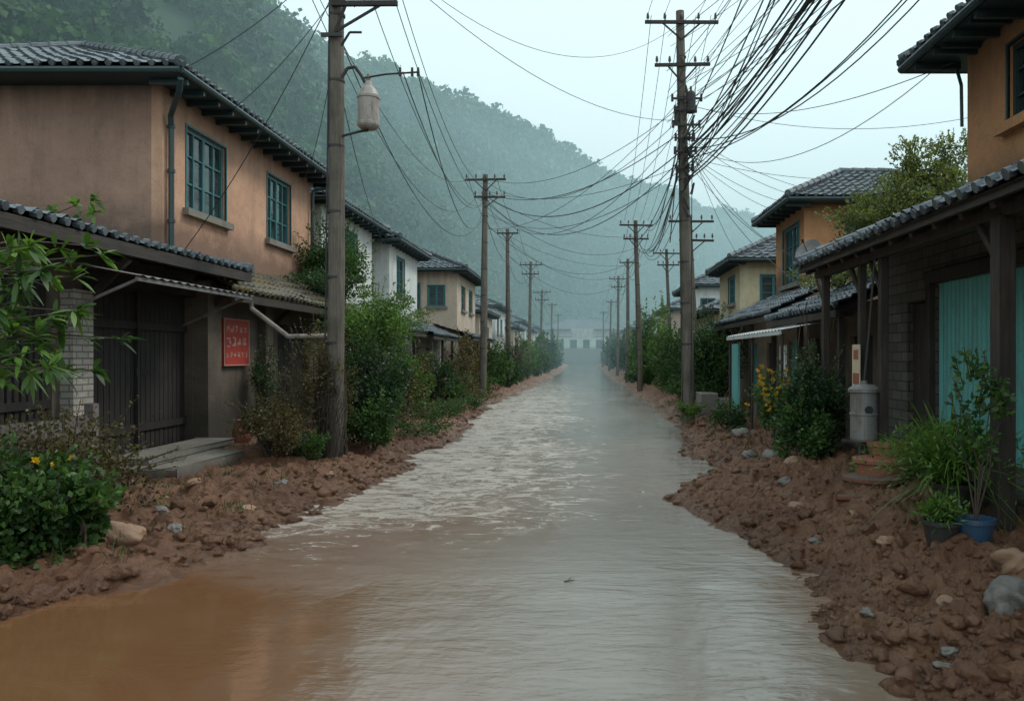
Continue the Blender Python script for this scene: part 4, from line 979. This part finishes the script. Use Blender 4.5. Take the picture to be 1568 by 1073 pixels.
fo.stem([(6.7, 15.2, 0), (6.6, 15.2, 2.2), (6.5, 15.1, 3.8), (6.3, 15, 5.0)], .11, .05)
for (cx, cy, cz, rx, rz, n_) in ((6.0, 15.0, 4.6, .9, .55, 4200), (6.6, 15.3, 5.25, .7, .6, 3200), (6.9, 15, 4.7, .75, .6, 3000), (5.3, 14.8, 4.3, .75, .45, 2800), (7.1, 15.4, 5.8, .4, .4, 900), (6.2, 15.2, 3.7, .9, .5, 2000), (6.2, 15.1, 5.6, .35, .3, 600)):
    bush_into(fo, (cx, cy, cz), (rx, rx, rz), n_, .06, 'yellow' if cz > 4.2 else 'green', clumps=22, stems=5)
fo.build('small_tree')
bush('climbing_shrub', (4.9, 15.2, 3.45), (.7, 1.3, .3), 2800, .055, 'yellow', clumps=20)
fo = FO()
for k in range(6):
    x_ = 3.5 + rng.uniform(-.3, .3); pts = [(x_ + .14 * math.sin(t * 5 + k) * t, 12.2 + rng.uniform(-.1, .1), .5 + t * 2.2) for t in np.linspace(0, 1, 8)]
    fo.stem(pts, .016, .006, 5)
fo.build('bare_climber')
def pot(name, x, y, z, r, h_, mat, kind, sc=1.0):
    par = empty(name); p_ = MB(); p_.lathe((x, y, z), [(.001, 0), (r * .68, 0), (r * .95, h_ * .86), (r * 1.06, h_ * .86), (r * 1.06, h_), (r * .93, h_), (r * .9, h_ * .88), (.001, h_ * .88)], 26); p_.build('pot', [M[mat]], par, smooth=False)
    f = FO(); c = np.array([x, y, z + h_ * .9])
    if kind == 'fern':
        n = int(520 * sc); D = rng.normal(size=(n, 3)) * np.array([.6, .6, .3]) + np.array([-.05, 0, 1.0])
        f.ribbons(np.tile(c, (n, 1)) + rng.normal(size=(n, 3)) * .04, D, rng.uniform(.4, 1.1, size=n) * sc, .008, rng.uniform(.2, .8, size=n), tints(n, 'bright', .5), K=7)
        m_ = int(1500 * sc); Dv = norm(rng.normal(size=(m_, 3)) * np.array([.6, .6, .3]) + np.array([0, 0, .9])); t = rng.uniform(.3, .95, size=(m_, 1)) * sc
        P = c + Dv * t - np.array([0, 0, 1]) * .4 * t * t
        f.leaves(P, rng.normal(size=(m_, 3)) + Dv * .8, .065, .010, tints(m_, 'bright', .5))
    else:
        for k in range(7): f.stem([c, c + np.array([rng.uniform(-.1, .1), rng.uniform(-.1, .1), .4]), c + np.array([rng.uniform(-.25, .25), rng.uniform(-.2, .2), rng.uniform(.6, 1.15)])], .009, .004, 5)
        bush_into(f, c + np.array([0.02, 0, .8]), (.2, .26, .42), 240, .065, 'green', clumps=14, stems=0)
    f.build('foliage', par)
pot('potted_plant', 3.18, 6.45, gz(3.18, 6.45) - .03, .145, .27, 'bluepot', 'stems')
pot('potted_fern', 3.40, 7.35, gz(3.40, 7.35) + .05, .18, .27, 'darkpot', 'fern', 1.12)
pot('potted_fern', 3.68, 8.0, gz(3.68, 8.0) + .1, .16, .25, 'terra', 'fern', .7)
pot('potted_shoot', 2.95, 6.55, gz(2.95, 6.55) - .03, .155, .25, 'darkpot', 'fern', .28)
fo = FO()
for k in range(560):
    if rng.uniform() < .55: x_ = rng.uniform(-6.3, -3.9)
    else: x_ = rng.uniform(2.7, 3.9)
    y_ = rng.uniform(6.5, 30)
    if x_ > 0 and y_ < 12 and rng.uniform() < .7: continue
    z_ = gz(x_, y_); n = rng.integers(8, 24)
    fo.ribbons(np.tile([x_, y_, z_], (n, 1)) + rng.normal(size=(n, 3)) * np.array([.05, .05, 0]), rng.normal(size=(n, 3)) * np.array([.5, .5, .2]) + np.array([0, 0, .8]), rng.uniform(.06, .22, size=n), .005, rng.uniform(.1, .6, size=n), tints(n, ['green', 'rust', 'rust'][rng.integers(3)], .5), K=3)
fo.build('bank_weeds')

# ------------------------------------------------------------------ rocks, clods and debris
import bmesh
def rock_mesh(sub, seed, rough=.45):
    bm = bmesh.new(); bmesh.ops.create_icosphere(bm, subdivisions=sub, radius=1)
    V = np.array([v.co[:] for v in bm.verts]); F = np.array([[v.index for v in f.verts] for f in bm.faces]); bm.free()
    n = fbm(V[:, 0] * 1.2 + seed * 3.1 + V[:, 2], V[:, 1] * 1.2 - V[:, 2] * .7 + seed, 3, seed)
    return V * (1 + n[:, None] * rough), F
def rock(name, c, r, seed, mat='rock'):
    V, F = rock_mesh(4, seed, .6); V = V * np.array(r); a = seed * 1.3
    V = np.stack([V[:, 0] * math.cos(a) - V[:, 1] * math.sin(a), V[:, 0] * math.sin(a) + V[:, 1] * math.cos(a), V[:, 2]], 1) + np.array(c)
    np_mesh(name, V, F, [M[mat]], smooth=True)
for i, (x_, y_, r, mt) in enumerate(((2.82, 5.25, (.17, .15, .14), 'rock'), (3.1, 5.75, (.12, .12, .1), 'tanrock'), (2.3, 5.0, (.05, .06, .03), 'rock'), (2.55, 5.6, (.07, .06, .04), 'tanrock'), (-4.35, 7.55, (.24, .17, .12), 'tanrock'), (-3.95, 9.4, (.12, .1, .06), 'tanrock'),
        (-4.55, 8.6, (.09, .08, .06), 'rock'), (2.9, 11.0, (.12, .1, .07), 'tanrock'), (3.0, 12.6, (.17, .17, .11), 'rock'), (2.8, 13.4, (.13, .12, .08), 'rock'), (2.35, 8.8, (.13, .09, .06), 'tanrock'), (2.15, 4.75, (.06, .05, .03), 'rock'), (-5.5, 13.9, (.2, .2, .14), 'rock'), (3.1, 15.6, (.17, .17, .12), 'rock'), (2.62, 6.9, (.09, .06, .04), 'tanrock'), (2.0, 5.6, (.05, .04, .03), 'rock'), (2.2, 7.5, (.06, .05, .03), 'rock'), (-4.8, 9.8, (.1, .08, .05), 'tanrock'),
        (-4.1, 8.0, (.08, .07, .05), 'rock'), (-4.0, 10.6, (.09, .07, .05), 'rock'), (-3.7, 11.6, (.1, .08, .05), 'tanrock'), (2.5, 9.8, (.09, .08, .06), 'rock'), (2.75, 8.1, (.08, .07, .05), 'tanrock'))):
    rock('boulder' if r[0] > .1 else 'stone', (x_, y_, gz(x_, y_) + r[2] * .25), r, i + 1, mt)
Vs, Fs, off = [], [], 0; tm = [rock_mesh(2, k, 1.0) for k in range(10)]
for k in range(5400):
    if rng.uniform() < .45: y_ = 5.2 + 22 * rng.uniform() ** 1.6; x_ = np.interp(y_, YL, XL) - abs(rng.normal()) * .9 + .12
    else: y_ = 4.0 + 20 * rng.uniform() ** 1.8; x_ = np.interp(y_, YR, XR) + abs(rng.normal()) * 1.0 - .08
    r = .008 + .028 * rng.uniform() ** 2.2 + (.045 if rng.uniform() < .08 else 0)
    z_ = gz(x_, y_)
    if z_ < -.02: continue
    V, F = tm[k % 10]; V = V * r * np.array([1, rng.uniform(.6, 1.5), .7]); a = rng.uniform(0, 6.28)
    V = np.stack([V[:, 0] * math.cos(a) - V[:, 1] * math.sin(a), V[:, 0] * math.sin(a) + V[:, 1] * math.cos(a), V[:, 2]], 1) + np.array([x_, y_, z_ + r * .12])
    Vs.append(V); Fs.append(F + off); off += len(V)
np_mesh('mud_clods', np.concatenate(Vs), np.concatenate(Fs), [M['mud']], smooth=True)
db = MB()
for k in range(90):
    if rng.uniform() < .5: y_ = rng.uniform(6, 18); x_ = np.interp(y_, YL, XL) - rng.uniform(.1, 1.4)
    else: y_ = rng.uniform(4.5, 16); x_ = np.interp(y_, YR, XR) + rng.uniform(.1, 1.5)
    a = rng.uniform(0, 6.28); L_ = rng.uniform(.06, .3); z_ = gz(x_, y_) + .012; x2, y2 = x_ + math.cos(a) * L_, y_ + math.sin(a) * L_
    db.tube((x_, y_, z_), (x2, y2, gz(x2, y2) + .015), rng.uniform(.003, .009), .003, 5)
db.build('driftwood_twigs', [M['bark']])
tw = MB(); tw.tube((-.16, 6.7, .006), (-.08, 6.72, .012), .006, .004, 6); tw.tube((-.13, 6.71, .01), (-.1, 6.76, .03), .004, .003, 5); tw.build('floating_twig', [M['bark']])

gs = empty('overhead_road_sign')
g_ = MB(); g_.box(-1.8, 1.6, 119.9, 120, 4.6, 6.0); g_.build('panel', [M['whitemetal']], gs)
g_ = MB(); g_.tube((-4.6, 120.2, 0), (-4.6, 120.2, 6.2), .12); g_.tube((4.6, 120.2, 0), (4.6, 120.2, 6.2), .12); g_.beam((-4.6, 120.2, 5.9), (4.6, 120.2, 5.9), .12, .15); g_.beam((-4.6, 120.2, 4.8), (4.6, 120.2, 4.8), .1, .12); g_.build('gantry', [M['metal']], gs)

# ------------------------------------------------------------------ mist (volume, with a faint glow added)
def mist(name, x0, x1, y0, y1, z0, z1, dens, em):
    mb = MB(); mb.box(x0, x1, y0, y1, z0, z1)
    m = bpy.data.materials.new(name); m.use_nodes = True; nt = m.node_tree; nt.nodes.clear()
    o = nt.nodes.new('ShaderNodeOutputMaterial'); v = nt.nodes.new('ShaderNodeVolumePrincipled')
    v.inputs['Color'].default_value = (.74, .96, 1.0, 1); v.inputs['Density'].default_value = dens; v.inputs['Anisotropy'].default_value = 0.0
    v.inputs['Emission Strength'].default_value = em; v.inputs['Emission Color'].default_value = (.5, .92, 1, 1)  # added self-glow, stands in for light scattered repeatedly inside the mist
    nt.links.new(v.outputs[0], o.inputs['Volume'])
    mb.build(name, [m])
mist('valley_mist', -600, 900, 45, 950, -3, 70, .0036, .0005)

# ------------------------------------------------------------------ sky, sun, camera
w = bpy.data.worlds.new('World'); scene.world = w; w.use_nodes = True; nt = w.node_tree
bg = nt.nodes['Background']; sky = nt.nodes.new('ShaderNodeTexSky'); sky.sky_type = 'NISHITA'; sky.sun_disc = False
sky.sun_elevation = math.radians(48); sky.sun_rotation = math.radians(60); sky.air_density = 1.5; sky.dust_density = 4; sky.ozone_density = 1.5
tc = nt.nodes.new('ShaderNodeTexCoord'); sp = nt.nodes.new('ShaderNodeSeparateXYZ'); nt.links.new(tc.outputs['Generated'], sp.inputs[0])
r = nt.nodes.new('ShaderNodeValToRGB'); nt.links.new(sp.outputs['Z'], r.inputs[0])
r.color_ramp.elements[0].position = 0.0; r.color_ramp.elements[0].color = (.83, .94, .94, 1)
r.color_ramp.elements[1].position = .6; r.color_ramp.elements[1].color = (.68, .82, .85, 1)
ml = nt.nodes.new('ShaderNodeVectorMath'); ml.operation = 'SCALE'; ml.inputs['Scale'].default_value = 16; nt.links.new(r.outputs[0], ml.inputs[0])
mx = nt.nodes.new('ShaderNodeMix'); mx.data_type = 'RGBA'; mx.inputs['Factor'].default_value = .85
nt.links.new(sky.outputs[0], mx.inputs['A']); nt.links.new(ml.outputs[0], mx.inputs['B']); nt.links.new(mx.outputs['Result'], bg.inputs['Color'])
bg.inputs['Strength'].default_value = .1
sl = bpy.data.lights.new('sun', 'SUN'); sl.energy = 1.5; sl.angle = math.radians(15); sl.color = (1, .94, .85)
so = bpy.data.objects.new('sun', sl); COL.objects.link(so)
d = Vector((-math.sin(math.radians(60)) * math.cos(math.radians(48)), -math.cos(math.radians(60)) * math.cos(math.radians(48)), -math.sin(math.radians(48))))
so.rotation_euler = d.to_track_quat('-Z', 'Y').to_euler()
cd = bpy.data.cameras.new('camera'); cam = bpy.data.objects.new('camera', cd); COL.objects.link(cam)
cam.location = (0, 0, 1.9); cam.rotation_euler = (math.radians(90), 0, 0)
cd.sensor_width = 36; cd.lens = 28; cd.shift_x = -109 / 1568; cd.shift_y = 8.5 / 1568; cd.clip_end = 4000; cd.clip_start = .05
scene.camera = cam
scene.view_settings.view_transform = 'Standard'; scene.view_settings.look = 'None'; scene.view_settings.exposure = 0
